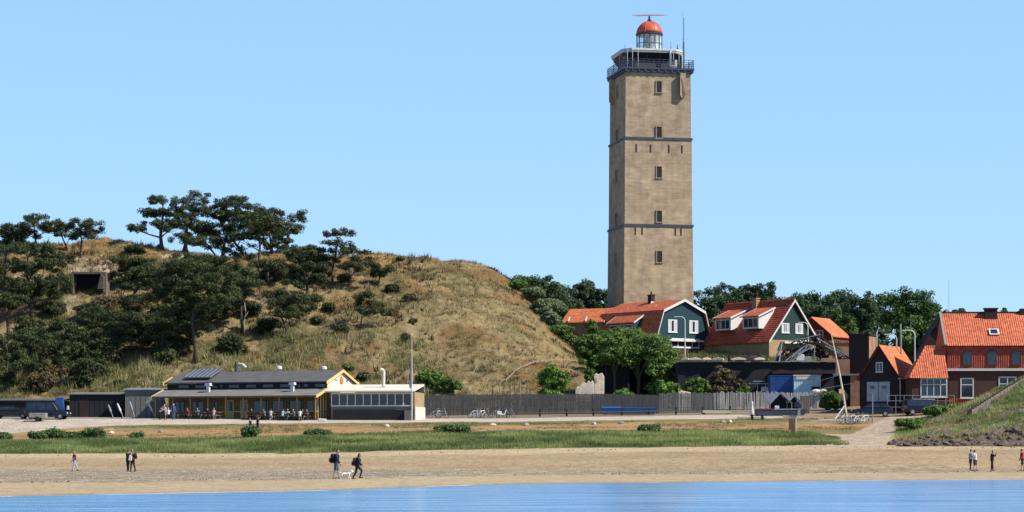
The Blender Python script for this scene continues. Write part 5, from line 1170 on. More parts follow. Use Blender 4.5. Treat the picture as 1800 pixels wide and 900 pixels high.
# lattice wreck on the warehouse roof
Yw2 = 305; zr_ = PZ(637, 301); h = thing('steel_lattice_arch', 'tangled arched steel lattice lying on the warehouse roof before the dormer house', 'steel lattice', (PX(1425, Yw2), Yw2, zr_))
lx = lambda px: (px-1425)/F*Yw2; lz = lambda py: PZ(py, Yw2)-zr_
def lattice(pts, wid, y, t=.19):
    m = MB(); up = [Vector((lx(p), y, lz(q))) for p, q in pts]; n = len(up); lo = []
    for i in range(n):
        d = (up[min(i+1,n-1)]-up[max(i-1,0)]).normalized(); lo.append(up[i]+Vector((d.z,0,-d.x))*wid)
    for i in range(n-1):
        m.bar(up[i],up[i+1],t); m.bar(lo[i],lo[i+1],t); m.bar(up[i],lo[i+1] if i%2 else lo[i],t*.7); m.bar(lo[i],up[i+1],t*.7); m.bar(up[i]+Vector((0,.6,0)),up[i+1]+Vector((0,.6,0)),t); m.bar(up[i],lo[i]+Vector((0,.6,0)),t*.7)
    return m
lattice([(1364,637),(1378,618),(1392,603),(1404,596),(1418,591),(1434,590),(1448,595),(1460,604),(1472,613),(1484,622),(1492,630)], .9, 0).build('arch', M['plum'], h)
lattice([(1358,640),(1372,625),(1388,612),(1402,604),(1420,601),(1440,602),(1456,612),(1470,624)], .8, 1.2, .15).build('arch', M['nearblack'], h)
lattice([(1356,641),(1374,632),(1390,620),(1406,610),(1424,604),(1444,606),(1462,618),(1480,632)], 1.1, .5, .26).build('arch', M['nearblack'], h)
lattice([(1396,640),(1408,626),(1420,616),(1436,612),(1450,620),(1462,636)], .7, 1.6, .22).build('arch', M['plum'], h)
lattice([(1380,634),(1396,622),(1408,612),(1420,606),(1428,608)], .5, -.8, .14).build('girder', M['metal'], h)
m = MB(); m.bar((lx(1359),-.5,0),(lx(1374),-.4,lz(604)),.17); m.bar((lx(1374),-.4,lz(604)),(lx(1368),-1,0),.14); m.build('strut', M['metal'], h)
m = MB(); m.bar((lx(1438),-.6,lz(596)),(lx(1494),-.6,lz(628)),.12); m.bar((lx(1385),-.6,lz(601)),(lx(1442),-.6,lz(588)),.1); m.bar((lx(1430),-.3,lz(640)),(lx(1432),-.3,lz(606)),.12); m.bar((lx(1450),-.3,lz(608)),(lx(1484),-.3,lz(625)),.12); m.build('beam', M['metal'], h)
for i, (px, lab, mk, w_, hh) in enumerate([(1407,'whitish crate inside the steel lattice on the warehouse roof','white',1.1,1.1),(1374,'dark machine part at the left foot of the steel lattice','black',1.2,.9),(1391,'dark barrel-like lump under the steel lattice','plum',.9,1.2),(1420,'grey metal box behind the lattice beams on the roof','grey',1.0,.8),(1455,'rusty brown block under the right half of the lattice','brickred',2.0,.55)]):
    o = MB().prism([(-w_/2,0,0),(w_/2,0,0),(w_/2*.9,0,hh*.85),(w_*.1,0,hh),(-w_/2*.85,0,hh*.9)], (0,.8,0)).build('scrap_box', M[mk], bevel=.04); o.location = (PX(px,304.2), 304.2, zr_+.12); tag(o, lab, 'scrap')
for px, lab, w_ in ((1318,'dark heap of scrap on the warehouse roof left of the lattice',3.6),(1283,'small dark fitting standing on the middle of the warehouse roof edge',.5)):
    m = MB(); n = 6 if w_ > 1 else 2
    for i in range(n): a = rr.uniform(-w_/2, w_/2); m.bar((a,0,0),(a+rr.uniform(-.6,.6),rr.uniform(0,1),rr.uniform(.6,1.2)),.22,.3)
    m.ell((0,.5,.2),(w_/2,.7,.75),10,6); o = m.build('scrap_heap', M['plum']); o.location = (PX(px,303), 303, zr_+.1); tag(o, lab, 'scrap')
# leaning tripod derrick
Yq = 262; x0, z0 = gl(1489, Yq); kz = lambda py: PZ(py, Yq)-z0; qx = lambda px: (px-1489)/F*Yq
h = thing('tripod_derrick', 'tall slender pale tripod derrick leaning left beside the white bicycles', 'derrick', (x0, Yq, z0))
m = MB(); m.tube([(0,0,0),(qx(1482),.1,kz(690)),(qx(1475),.2,kz(650)),(qx(1462),.3,kz(588))],[.12,.11,.09,.05],7); m.build('mast', M['cream'], h)
m = MB(); m.tube([(qx(1466),-.8,0),(qx(1484),0,kz(714))],.07,6); m.build('leg', M['white'], h)
m = MB(); m.tube([(qx(1480),1.4,0.1),(qx(1484),0,kz(714))],.07,6); m.build('leg', M['white'], h)
m = MB(); m.box(qx(1478)-.2,qx(1478)+.3,-.15,.25,kz(692),kz(684)); m.build('winch', M['yellow'], h)
m = MB(); m.tube([(qx(1476)-.2,.2,kz(660)),(qx(1420),1,kz(676))],.03,4); m.build('cable', M['metal'], h)
# street lamps
def lamp(label, px, Y, pyt, d=-1, arm=26, zb=None, m_='white_metal'):
    x, z = gl(px, Y); z = z if zb is None else zb; h = thing('street_lamp', label, 'street lamp', (x, Y, z)); t = PZ(pyt, Y)-z; a = arm/F*Y
    m = MB(); m.tube([(0,0,-.2),(0,0,t*.5),(0,0,t-.55),(d*.12,0,t-.2),(d*.4,0,t),(d*a*.55,0,t+.03)],[.1,.09,.075,.07,.06,.05],8); m.build('pole', M[m_], h)
    m = MB(); m.prism([(d*a*.5,-.14,t+.1),(d*a,-.14,t+.06),(d*a,-.14,t-.05),(d*a*.5,-.14,t-.03)][::d], (0,.28,0)); m.build('lamp_head', M[m_], h); return h
lamp('white curved street lamp in front of the teal gable', 1204, 341, 557, -1, 19)
lamp('white curved street lamp in front of the dark green triangular gable', 1420, 336, 567, -1, 17)
lamp('curved street lamp rising right behind the garage roof', 1576, 284, 588, -1, 22)
lamp('curved street lamp farther right, before the dark slate roof', 1608, 286, 581, -1, 22)
lamp('thin straight street lamp pole left of the garage gable', 1541, 290, 577, 1, 6)
# masts
def mast(name, label, cat, px, Y, pyt, r, zb=None, m_='white_metal', kids=None):
    x, z = gl(px, Y); z = z if zb is None else zb; h = thing(name, label, cat, (x, Y, z)); t = PZ(pyt, Y)-z
    MB().tube([(0,0,-.2),(0,0,t*.6),(0,0,t)],[r,r*.8,r*.45],7).build('pole', M[m_], h)
    if kids: kids(h, t)
    return h
def flagkids(h, t):
    MB().ell((0,0,t+.06),(.09,.09,.09),8,6).build('finial', M['white'], h)
    m = MB(); m.prism([(-.02,0,t*.66),(-.3,.03,t*.62),(-.22,.02,t*.5),(-.33,.0,t*.4),(-.12,0,t*.37),(-.02,0,t*.45)],(0,.1,0)); m.build('furled_flag', M['metal'], h)
mast('flagpole', 'white flagpole with a furled grey flag at the right end of the white wing', 'flagpole', 724, 268.5, 590, .07, None, 'white_metal', flagkids)
mast('aerial_mast', 'thin tall aerial mast left of the big red roof ridge', 'mast', 1668, 290, 493, .05, None, 'metal')
mast('aerial_mast', 'thin grey aerial pole in front of the round oak', 'mast', 1601, 300, 552, .045, None, 'metal')
mast('sign_pole', 'thin leaning grey pole standing between the white bikes and the dark estate car', 'pole', 1534, 256, 690, .06, None, 'metal')
# white figure-like post & small posts
x, z = gl(1322, 276); m = MB(); m.lathe([(.2,0),(.22,.25),(.15,.9),(.1,1.15),(.14,1.3),(.12,1.45),(.03,1.6)],(0,0,0),12); o = m.build('white_post', M['white'], None, True); o.location = (x, 276, z-.05); tag(o, 'squat white bollard-like post left of the moored dark boat', 'post')
x, z = gl(1393, 240); h = thing('notice_board', 'small brown notice board on two pale posts at the end of the grass bank', 'notice board', (x, 240, z))
MB().box(-.38,.25,-.03,.03,.55,1.75).build('board', mat('brown_board', (.2,.1,.06), (.13,.07,.04), .7, 3), h)
MB().box(.3,.44,-.06,.06,-.2,1.85).build('post', M['cream'], h); MB().box(-.34,-.22,-.1,-.035,-.2,.6).build('post', M['cream'], h)
# small objects along the strip
for i, (px, Y, lab) in enumerate([(866,258,'pale flat stone on the sandy strip right of the middle'),(925,257,'small grey stone on the strip beside the pale flat stone'),(1044,257,'pale reddish stone lying on the strip below the blue cover'),(1092,258,'light grey stone on the strip below the blue cover'),(196,255,'grey rock on the strip below the left sheds'),(282,256,'dark small rock on the strip at the restaurant corner'),(680,258,'flat pale stone on the strip below the white wing'),(1271,258,'brown rock on the strip left of the white post'),(1283,258,'pale rock right of the brown rock on the strip')]):
    x, z = gl(px, Y); m = MB(); m.ell((0,0,.05),(rr.uniform(.3,.5),.25,rr.uniform(.16,.3)),7,4); o = m.build('rock', M['grey' if i%2 else 'rubble']); o.location = (x, Y, z); o.rotation_euler = (0,0,i); tag(o, lab, 'rock')
for px, px1, Y, lab in ((1296,1340,263,'long pale beam lying on the ground left of the notice board'),(1376,1400,264,'short pale beam on the ground above the notice board'),(1438,1480,259,'long whitish beam lying left of the white bicycles')):
    x, z = gl(px, Y); m = MB(); m.bar((0,0,.2),((px1-px)/F*Y,-.2,.15),.28,.28); o = m.build('timber_beam', M['cream'], bevel=.03); o.location=(x,Y,z); tag(o, lab, 'beam')
for i, px in enumerate((1322, 1340)):
    x, z = gl(px, 262); m = MB(); m.box(-.14,.14,-.14,.14,-.2,.55); m.lathe([(.14,.55),(.05,.68)],(0,0,0),8); o = m.build('mooring_post', M['black']); o.location=(x,262,z); tag(o, ['stubby dark post below the white bollard','stubby dark post right of the long pale beam'][i], 'post')
# pontoon with two tents
Yp = 271; x0, z0 = gl(1330, Yp); h = thing('raft_boat', 'low dark flat boat with a red gunwale lying ashore under two pointed awnings', 'boat', (x0, Yp, z0)); e = 88/F*Yp
m = MB(); m.prism([(0,0,.25),(.3,0,0),(e-.4,0,0),(e,0,.55),(e,0,.8),(0,0,.8)],(0,2.0,0)); m.build('hull', mat('dark_blue_grey_hull', (.05,.065,.10), (.03,.04,.06), .6, 2), h)
m = MB(); m.box(0,e*.35,-.04,-.003,.72,.85); m.build('gunwale', mat('red_gunwale', (.3,.03,.04), None, .6, 2), h)
m = MB(); m.box(e*.35,e*.9,-.04,-.003,.72,.84); m.build('deck_edge', M['metal'], h)
for i, (pa, pb, pc) in enumerate(((1354,1373,1392),(1385,1397,1412))):
    lab = ['left and larger of the two grey pointed awnings over the dark boat','right and smaller of the two grey pointed awnings over the dark boat'][i]
    x0, z0 = gl(pa, 272); h = thing('pointed_awning', lab, 'awning', (x0, 272.2+i*.5, z0+.8)); W_ = (pc-pa)/F*272; hz = 1.75-.35*i
    r_ = MB(); r_.prism([(-.1,0,.55),(W_/2,0,hz),(W_/2,0,hz+.07),(-.1,0,.62)],(0,1.6,0)); r_.prism([(W_+.1,0,.55),(W_+.1,0,.62),(W_/2,0,hz+.07),(W_/2,0,hz)],(0,1.6,0)); r_.prism([(W_/2,0.01,hz+.01),(W_/2+.02,1.6,hz+.01),(-W_*.3,1.6,hz-.05),(-.1,.01,.6)],(0,0,.03)); r_.build('canopy', mat('grey_canvas', (.36,.36,.42), (.28,.28,.33), .8, 2), h)
    MB().prism([(.12,.9,0),(W_-.12,.9,0),(W_-.12,.9,.5),(W_/2,.9,hz-.06),(.12,.9,.5)],(0,.05,0)).build('back_panel', M['nearblack'], h)
    for q in (0, W_): MB().tube([(q,.05,0),(q,.05,.57)],.04,5).build('pole', M['metal'], h)
x, z = gl(1366, 271); o = MB().box(-.25,.25,0,.4,0,.35).build('white_box', M['white'], bevel=.03); o.location=(x,271.2,z+.8); tag(o, 'small white box on the dark boat under the left awning', 'box')
x, z = gl(1403, 270); h = thing('outboard_motor', 'dark outboard motor with pale foot at the right end of the dark boat', 'outboard motor', (x, 270, z))
m = MB(); m.prism([(-.45,0,1.0),(.3,0,.9),(.4,0,1.3),(.1,0,1.65),(-.35,0,1.6)],(0,.45,0)); m.build('cowl', mat('navy_paint', (.02,.03,.08), None, .4, 2), h, bevel=.05); MB().prism([(-.05,.15,.0),(.3,.15,.0),(.25,.15,1.0),(0,.15,1.0)],(0,.15,0)).build('shaft', M['metal'], h)
x, z = gl(1408, 276); o = MB().box(0,1.0,0,.8,0,2.1).build('brown_crate', M['wood'], bevel=.03); o.location=(x,276,z); tag(o, 'tall brown crate right of the smaller pointed awning', 'crate')
# yellow machine by the pier
x, z = gl(1483, 279); h = thing('beach_buoy', 'yellow and black rounded buoy at the foot of the light brick pier', 'buoy', (x, 279, z+.7))
MB().lathe([(.15,0),(.5,.3),(.55,.7),(.3,1.1),(.1,1.3)],(0,0,.4),14).build('float', M['yellow'], h, True); MB().lathe([(.4,-.7),(.45,-.2),(.3,.3)],(0,0,.3),12).build('base', M['black'], h)
for px, Y, lab, w_, mk in ((1436,286,'white and red bundle on the paling fence top right',.6,'white'),(1448,286,'pale cloth bundle right of the white and red bundle',.5,'cream')):
    x = PX(px, Y); o = MB().ell((0,0,0),(w_,.25,.3),8,5).build('cloth_bundle', M[mk]); o.location=(x,Y+.7,PZ(688,Y)); tag(o, lab, 'bundle')
# metal gate fence before the low wing
Yf = 266.6; x0, z0 = gl(1560, Yf); h = thing('metal_railing', 'thin metal railing behind the two parked cars before the low wing', 'railing', (x0, Yf, z0)); 
m = MB()
for q in (.9, 1.6, 2.2): m.bar((0,0,q),(7.5,0,q),.05)
for i in range(9): m.bar((i*.93,0,-.1),(i*.93,0,2.25),.06)
m.build('bars', M['metal'], h)
# ramp on the mound: concrete stairs going up to the right
def ramp(name, label, pts, w_, m_, edge):
    m = MB(); 
    for i in range(len(pts)-1):
        a, b_ = pts[i], pts[i+1]; n = 7
        for k in range(n):
            p = a.lerp(b_, k/n); q = a.lerp(b_, (k+1)/n); m.prism([p+Vector((0,-w_/2,-.5)), q+Vector((.02,-w_/2,-.5)), q+Vector((.02,-w_/2,.22)), Vector((p.x,p.y-w_/2,q.z+.22))],(0,w_,0))
    return tag(m.build(name, m_), label, 'stairs')
pts = []
for px, Y in ((1706,241.5),(1735,243.2),(1765,245.3),(1795,247.6),(1825,249.6)):
    v = on_ground(px, Y); pts.append(v)
ramp('concrete_stairs', 'long straight brown grey stair ramp climbing the mound at the right edge', pts, 1.5, mat('brown_grey_steps', (.25,.2,.165), (.16,.13,.11), .9, 3), True)
# rocks at the toe of the mound
rk = []
for v_ in range(4):
    m = MB(); r_ = random.Random(v_); m.ell((0,0,0),(.5,.4,.3),7,5); m.v = [(a*r_.uniform(.75,1.2), b_*r_.uniform(.75,1.2), c_*r_.uniform(.7,1.3)) for a, b_, c_ in m.v]
    me_ = bpy.data.meshes.new('rock'); me_.from_pydata(m.v, [], m.f); me_.update(); me_.materials.append(M['stone'+str(v_%2)] if 'stone0' in M else mat('toe_stone', (.20,.145,.11), (.08,.06,.05), .9, 2, bump=.03)); rk.append(me_)
for i in range(150):
    px = 1568+i*2.6+rr.uniform(-3,3); Y = 228.5+rr.random()**1.5*5.5; x = PX(px, Y); z = G(x, Y)
    o = bpy.data.objects.new('rock', rk[i%4]); COL.objects.link(o); o.location=(x,Y,z+.05); s_ = rr.uniform(.4,.9); o.scale=(s_*1.2,s_,s_); o.rotation_euler=(rr.uniform(-.3,.3),rr.uniform(-.3,.3),rr.uniform(0,6)); tag(o, 'rough dark brown stone in the revetment at the foot of the mound', 'rock', 'revetment stones along the mound foot')
# ================================================================ bicycles
M['tyre'] = mat('black_rubber', (.02,.02,.02), None, .8, 3)
def bicycle(label, loc, rz, frame='metal', lean=0, grp=None):
    h = thing('bicycle', label, 'bicycle', loc, rz, grp); R_ = .34
    for nm, cx in (('wheel', -.53), ('wheel', .53)):
        m = MB(); m.tube([(cx+R_*math.cos(a*math.pi/8), 0, R_+R_*math.sin(a*math.pi/8)) for a in range(17)], .022, 5); w = m.build(nm, M['tyre'], h)
        m = MB()
        for a in range(6): m.bar((cx-R_*math.cos(a*math.pi/6),0,R_-R_*math.sin(a*math.pi/6)),(cx+R_*math.cos(a*math.pi/6),0,R_+R_*math.sin(a*math.pi/6)),.012)
        m.build('spokes', M['metal'], w)
    m = MB(); bb0 = (-.06,0,.3); st = (-.2,0,.8); hd = (.36,0,.85); hb = (.4,0,.68)
    for a, b_ in ((bb0,st),(st,hd),(bb0,hb),(bb0,(-.53,0,.34)),(st,(-.53,0,.34)),(hd,(.53,0,.34))): m.tube([a,b_],.036,5)
    m.build('frame', M[frame], h)
    m = MB(); m.tube([(.34,0,.82),(.33,0,1.05)],.018,5); m.tube([(.2,-.28,1.05),(.33,-.1,1.07),(.33,.1,1.07),(.2,.28,1.05)],.016,5); m.build('handlebar', M['metal'], h)
    m = MB(); m.tube([st,(-.23,0,.95)],.018,5); m.prism([(-.38,-.08,.95),(-.38,.08,.95),(-.1,.03,.95),(-.1,-.03,.95)],(0,0,.06)); m.build('saddle', M['black'], h)
    h.rotation_euler = (lean, 0, rz); return h
M['bikewhite'] = mat('white_bike_frame', (.95,.95,.95), None, .4, 3)
for px, Y, rz, ln, fm, lab in [
  (764,277,.2,.12,'metal','leftmost grey bicycle of the small group before the dark fence'),
  (770,278,1.2,.1,'bikewhite','bicycle seen nearly end-on in the left bicycle group'),
  (777,277,-.3,-.1,'metal','grey bicycle at the right of the left bicycle group'),
  (834,278,.3,.12,'bikewhite','white bicycle at the left of the middle bicycle group'),
  (841,277,-.5,.1,'bikewhite','white bicycle in the middle of the middle bicycle group'),
  (848,278,.6,-.1,'metal','grey bicycle behind the white ones in the middle group'),
  (853,279,-.2,.1,'metal','dark-looking bicycle at the right of the middle bicycle group'),
  (873,280,.2,.1,'metal','grey bicycle left of the white scooter'),
  (895,280,-.1,.1,'metal','grey bicycle just right of the white scooter'),
  (1483,257,.3,.14,'bikewhite','leftmost white bicycle of the cluster at the sandy track'),
  (1490,256,-.4,-.1,'bikewhite','second white bicycle from the left at the sandy track'),
  (1498,257,.15,.2,'bikewhite','white bicycle in the middle of the cluster at the sandy track'),
  (1505,256,.9,.1,'bikewhite','white bicycle turned half end-on in the cluster at the sandy track'),
  (1512,257,-.2,-.15,'bikewhite','second white bicycle from the right at the sandy track'),
  (1520,256,.35,.1,'bikewhite','rightmost white bicycle of the cluster at the sandy track')]:
    x, z = gl(px, Y); bicycle(lab, (x,Y,z+.02), rz, fm, ln, 'bicycles parked along the road')
x, z = gl(884, 279); h = thing('scooter', 'white motor scooter parked at the right of the bicycles before the fence', 'scooter', (x,279,z), .2)
m = MB(); m.prism([(-.7,-.15,.35),(-.1,-.15,.3),(.2,-.15,.3),(.45,-.15,.95),(.35,-.15,.98),(.1,-.15,.42),(-.15,-.15,.45),(-.2,-.15,.75),(-.75,-.15,.75)],(0,.3,0)); m.build('body', M['white'], h, bevel=.04)
for cx in (-.6,.6): MB().tube([(cx+.2*math.cos(a*math.pi/6),0,.23+.2*math.sin(a*math.pi/6)) for a in range(13)],.05,6).build('wheel', M['tyre'], h)
MB().box(-.75,-.1,-.13,.13,.76,.84).build('seat', M['black'], h, bevel=.03); MB().tube([(.38,0,.95),(.33,0,1.1),(.3,-.3,1.15)],.02,5).build('handlebar', M['metal'], h)
# ================================================================ cars
def car(name, label, cat, loc, rz, paint, L=4.4, H=1.5, van=False, roofm=None):
    h = thing(name, label, cat, loc, rz); W2 = .87
    if van: lo = [(-L/2,.35),(-L/2,1.0),(-L/2+.1,1.05),(L/2-1.3,1.05),(L/2-.35,.95),(L/2-.02,.8),(L/2,.35)]; up = [(-L/2+.06,1.04),(-L/2+.15,H-.08),(-L/2+.4,H),(L/2-2.0,H),(L/2-1.7,H-.1),(L/2-1.05,1.0)]
    else: lo = [(-L/2,.35),(-L/2-.02,.7),(-L/2+.08,.95),(L/2-1.3,.95),(L/2-.4,.83),(L/2-.03,.66),(L/2,.35)]; up = [(-L/2+.15,.94),(-L/2+.55,H-.1),(-L/2+.9,H),(L/2-2.1,H-.02),(L/2-1.85,H-.12),(L/2-1.15,.93)]
    def loft(pr, w0, w1, z0, z1):
        m = MB(); n = len(pr); f = lambda z: w0+(w1-w0)*max(0, (z-z0)/(z1-z0))
        m.add([(x,-f(z),z) for x, z in pr]+[(x,f(z),z) for x, z in pr], [tuple(range(n)), tuple(range(n, 2*n))[::-1]]+[(i, n+i, n+(i+1)%n, (i+1)%n) for i in range(n)]); return m
    loft(lo, W2, W2-.03, .35, 1).build('body', paint, h, bevel=.07)
    cab = loft(up, W2-.05, W2-.24, .95, H).build('cabin', roofm or paint, h, bevel=.05)
    # side windows sit on the cabin flank
    x0, x1 = up[0][0]+.25, up[-1][0]-.25
    for sgn in (-1, 1):
        for (a, b_) in ((0, .3), (.33, .63), (.66, .95)):
            xa_, xb_ = x0+(x1-x0)*a, x0+(x1-x0)*b_; zt = H-.14; zb_ = 1.02
            def yy(z): return (W2-.05+(-.19)*max(0, (z-.95)/(H-.95)))+.012
            ta_ = xa_+(.25 if a == 0 else 0)*(not van); tb_ = xb_-(.42 if a > .6 else 0)
            q = [(xa_,zb_),(xb_,zb_),(tb_,zt),(ta_,zt)]
            m = MB(); m.add([(x,sgn*yy(z),z) for x, z in q]+[(x,sgn*(yy(z)-.02),z) for x, z in q], [(0,1,2,3),(7,6,5,4),(0,4,5,1),(1,5,6,2),(2,6,7,3),(3,7,4,0)]); m.build('side_window', M['glass'], cab)
    zt = H-.14
    for (a, b_, s_) in ((up[0], up[1], -1), (up[-1], up[-2], 1)):
        m = MB(); p0 = Vector((a[0],0,a[1])); p1 = Vector((b_[0],0,b_[1])); q0 = p0.lerp(p1,.12); q1 = p0.lerp(p1,.88); o_ = Vector((s_*.025,0,.01))
        m.prism([q0+o_+Vector((0,-.68,0)), q0+o_+Vector((0,.68,0)), q1+o_+Vector((0,.58,0)), q1+o_+Vector((0,-.58,0))],(s_*.012,0,.006)); m.build('windscreen' if s_ > 0 else 'rear_window', M['glass'], cab)
    for cx in (-L/2+.75, L/2-.8):
        for sy in (-1, 1):
            m = MB(); n = 18; m.tube([(cx,sy*(W2-.17),.32),(cx,sy*(W2+.015),.32)],.32,n); w = m.build('wheel', M['tyre'], h)
            m = MB(); m.tube([(cx,sy*(W2+.016),.32),(cx,sy*(W2+.035),.32)],.2,12); m.build('hub', M['metal'], w)
    for sy in (-1, 1):
        m = MB(); m.box(L/2-.16,L/2+.015,sy*.62-.17,sy*.62+.17,.62,.76); m.build('headlight', M['white'], h)
        m = MB(); m.box(-L/2-.035,-L/2+.1,sy*.72-.12,sy*.72+.12,.68,.95); m.build('tail_light', mat('red_tail_light', (.6,.03,.02), None, .3, 3) if 'tl' not in M else M['tl'], h)
        m = MB(); m.box(up[-1][0]-.35,up[-1][0]-.2,sy*(W2+.02)-.03 if sy > 0 else -W2-.17,W2+.17 if sy > 0 else -W2+.01,.98,1.1); m.build('mirror', paint, h)
    MB().box(-L/2-.06,-L/2+.02,-.8,.8,.36,.52).build('bumper', M['black'], h); MB().box(L/2-.02,L/2+.05,-.8,.8,.36,.5).build('bumper', M['black'], h)
    MB().box(-L/2-.045,-L/2-.0,-.26,.26,.55,.66).build('number_plate', M['yellow'], h)
    return h
M['tl'] = mat('red_tail_light', (.6,.03,.02), None, .3, 3)
dk = mat('dark_navy_car_paint', (.014,.018,.04), None, .25, 1, coat=.0, spec=.35); bk = mat('black_car_paint', (.012,.012,.016), None, .25, 1, coat=.0, spec=.35)
def place_car(px, Y, *a, **k): 
    x, z = gl(px, Y); return x, z
x, z = gl(1532, 264.3); car('parked_car', 'dark estate car with red tail lights left of the car with the shining roof', 'car', (x,264.3,z), R(172), dk, 4.5, 1.5)
x, z = gl(1624, 264.3); car('parked_car', 'dark people carrier with a pale shining roof before the low tiled wing', 'car', (x,264.3,z), R(10), dk, 4.7, 1.72, van=True)
x, z = gl(1606, 264.3); o = MB().prism([(0,0,0),(2.6,0,0.02),(2.55,0,.07),(.05,0,.06)],(0,1.2,0)).build('roof_shine', M['white'], bevel=.02); o.location=(x-.2,263.7,z+1.73); o.rotation_euler=(0,0,R(10)); tag(o, 'flat white sheet imitating the shine on the people carrier roof', 'board')  # white sheet over the dark roof puts its shine into colour
x, z = gl(84, 276); car('parked_van', 'dark blue van parked nearest the left shed doorway', 'van', (x,276,z), R(-6), dk, 5.0, 2.0, van=True)
x, z = gl(20, 278); car('parked_car', 'black car at the left edge of the photo before the long shed', 'car', (x,278,z), R(4), bk, 4.4, 1.5)
x, z = gl(67, 273.5); h = thing('box_trailer', 'low pale grey box trailer in front of the dark blue van', 'trailer', (x, 273.6, z))
MB().box(-.95,.95,-.6,.6,.4,.95).build('tub', M['grey'], h, bevel=.03); MB().bar((.95,0,.4),(1.8,0,.4),.07).build('drawbar', M['metal'], h)
for sy in (-1,1): MB().tube([(0,sy*.62,.28),(0,sy*.76,.28)],.27,12).build('wheel', M['tyre'], h)
# ================================================================ terrace furniture
def picnic(label, loc, rz):
    h = thing('picnic_table', label, 'picnic table', loc, rz, 'wooden tables on the restaurant terrace')
    MB().box(-.9,.9,-.38,.38,.7,.76).build('table_top', M['wood'], h)
    for sy in (-1,1): MB().box(-.9,.9,sy*.72-.14,sy*.72+.14,.42,.47).build('bench_seat', M['wood'], h)
    for x in (-.65,.65):
        m = MB(); m.bar((x,-.75,0),(x,-.25,.7),.07); m.bar((x,.75,0),(x,.25,.7),.07); m.bar((x,-.8,.39),(x,.8,.39),.06); m.build('leg_frame', M['wood'], h)
    return h
tl = [(300,'first table from the left end of the veranda'),(325,'second table from the left end of the veranda'),(348,'third table from the left along the veranda'),(374,'table with a white-skirted woman sitting at it'),(446,'table right of the open middle of the terrace'),(470,'table with two seated guests near the middle'),(500,'table left of the crowded right corner of the veranda'),(528,'table crowded with guests at the right corner of the veranda')]
TAB = {}
for px, lab in tl:
    Y = 270.8+.0236*(556-px); x, z = gl(px, Y); z = max(z, 0); picnic(lab, (x,Y,z+.03), tr); TAB[px] = (x, Y, z+.03)
def parasol(label, px, Y, rz, m_='feltlight', ht=2.3):
    x, z = gl(px, Y); h = thing('closed_parasol', label, 'parasol', (x,Y,z), 0, 'folded pale parasols leaning by the shed')
    MB().tube([(0,0,0),(math.sin(rz)*ht*.4,0,ht*.4),(math.sin(rz)*ht,0,ht*math.cos(rz))],.03,6).build('pole', M['white_metal'], h)
    a = Vector((math.sin(rz),0,math.cos(rz))); MB().tube([a*ht*.35,a*ht*.55,a*ht*.9,a*ht],[.04,.14,.1,.03],8).build('canopy', M[m_], h)
    MB().lathe([(.25,0),(.25,.08)],(0,0,0),12).build('base', M['grey'], h)
parasol('leftmost folded pale parasol before the grey shed', 199, 281, -.35, 'metal', 1.7)
parasol('folded pale parasol second from the left before the grey shed', 217, 281, -.4, 'white', 1.9)
parasol('folded pale parasol leaning left in the middle of the shed front', 237, 281, -.3, 'metal', 2.1)
parasol('tilted folded parasol just left of the veranda corner', 274, 280, -.45, 'white', 2.2)
x, z = gl(262, 281); h = thing('open_parasol', 'half-open grey parasol tilted beside the veranda corner', 'parasol', (x, 281, z)); MB().tube([(0,0,0),(0,0,2.4)],.03,6).build('pole', M['metal'], h); m = MB(); m.prism([(-.5,0,1.6),(.9,0,2.0),(.75,0,2.5),(-.1,0,2.45)],(0,.9,0)); m.build('canopy', mat('grey_green_canvas', (.3,.33,.27), None, .8, 2), h)
for px, lab, w_ , col_, hh in ((104,'blue draped stand right of the dark blue van','1.2','blue',1.5),(106,'orange yellow bag in front of the blue draped stand','.5','yellow',.6),(119,'small white sign panel on the dark shed wall','.3','white',.5)):
    Y = {104:279,106:277,119:286}[px]; x, z = gl(px, Y); w_ = float(w_); o = MB().prism([(-w_/2,0,0),(w_/2,0,0),(w_/2*.8,0,hh),(-w_/2*.7,0,hh*.95)],(0,.25,0)).build({104:'draped_stand',106:'bag',119:'wall_sign'}[px], M[col_], bevel=.03); o.location=(x,Y,z+(.9 if px==119 else 0 if px==106 else 1.0)); tag(o, lab, {104:'stand',106:'bag',119:'sign'}[px])
o = MB().box(-.5,.5,-.2,.2,-.1,1.05).build('stand_base', M['nearblack']); x, z = gl(104,279); o.location=(x,279.1,z); tag(o, 'dark box under the blue draped stand beside the van', 'box')
x, z = gl(566, 268.5); o = MB().prism([(-.5,0,0),(.5,0,0),(.45,0,.3),(-.4,0,.35)],(0,.5,0)).build('sandbag', M['white'], bevel=.05); o.location=(x,268.5,z); tag(o, 'small white sack on the road edge at the restaurant corner', 'sack')
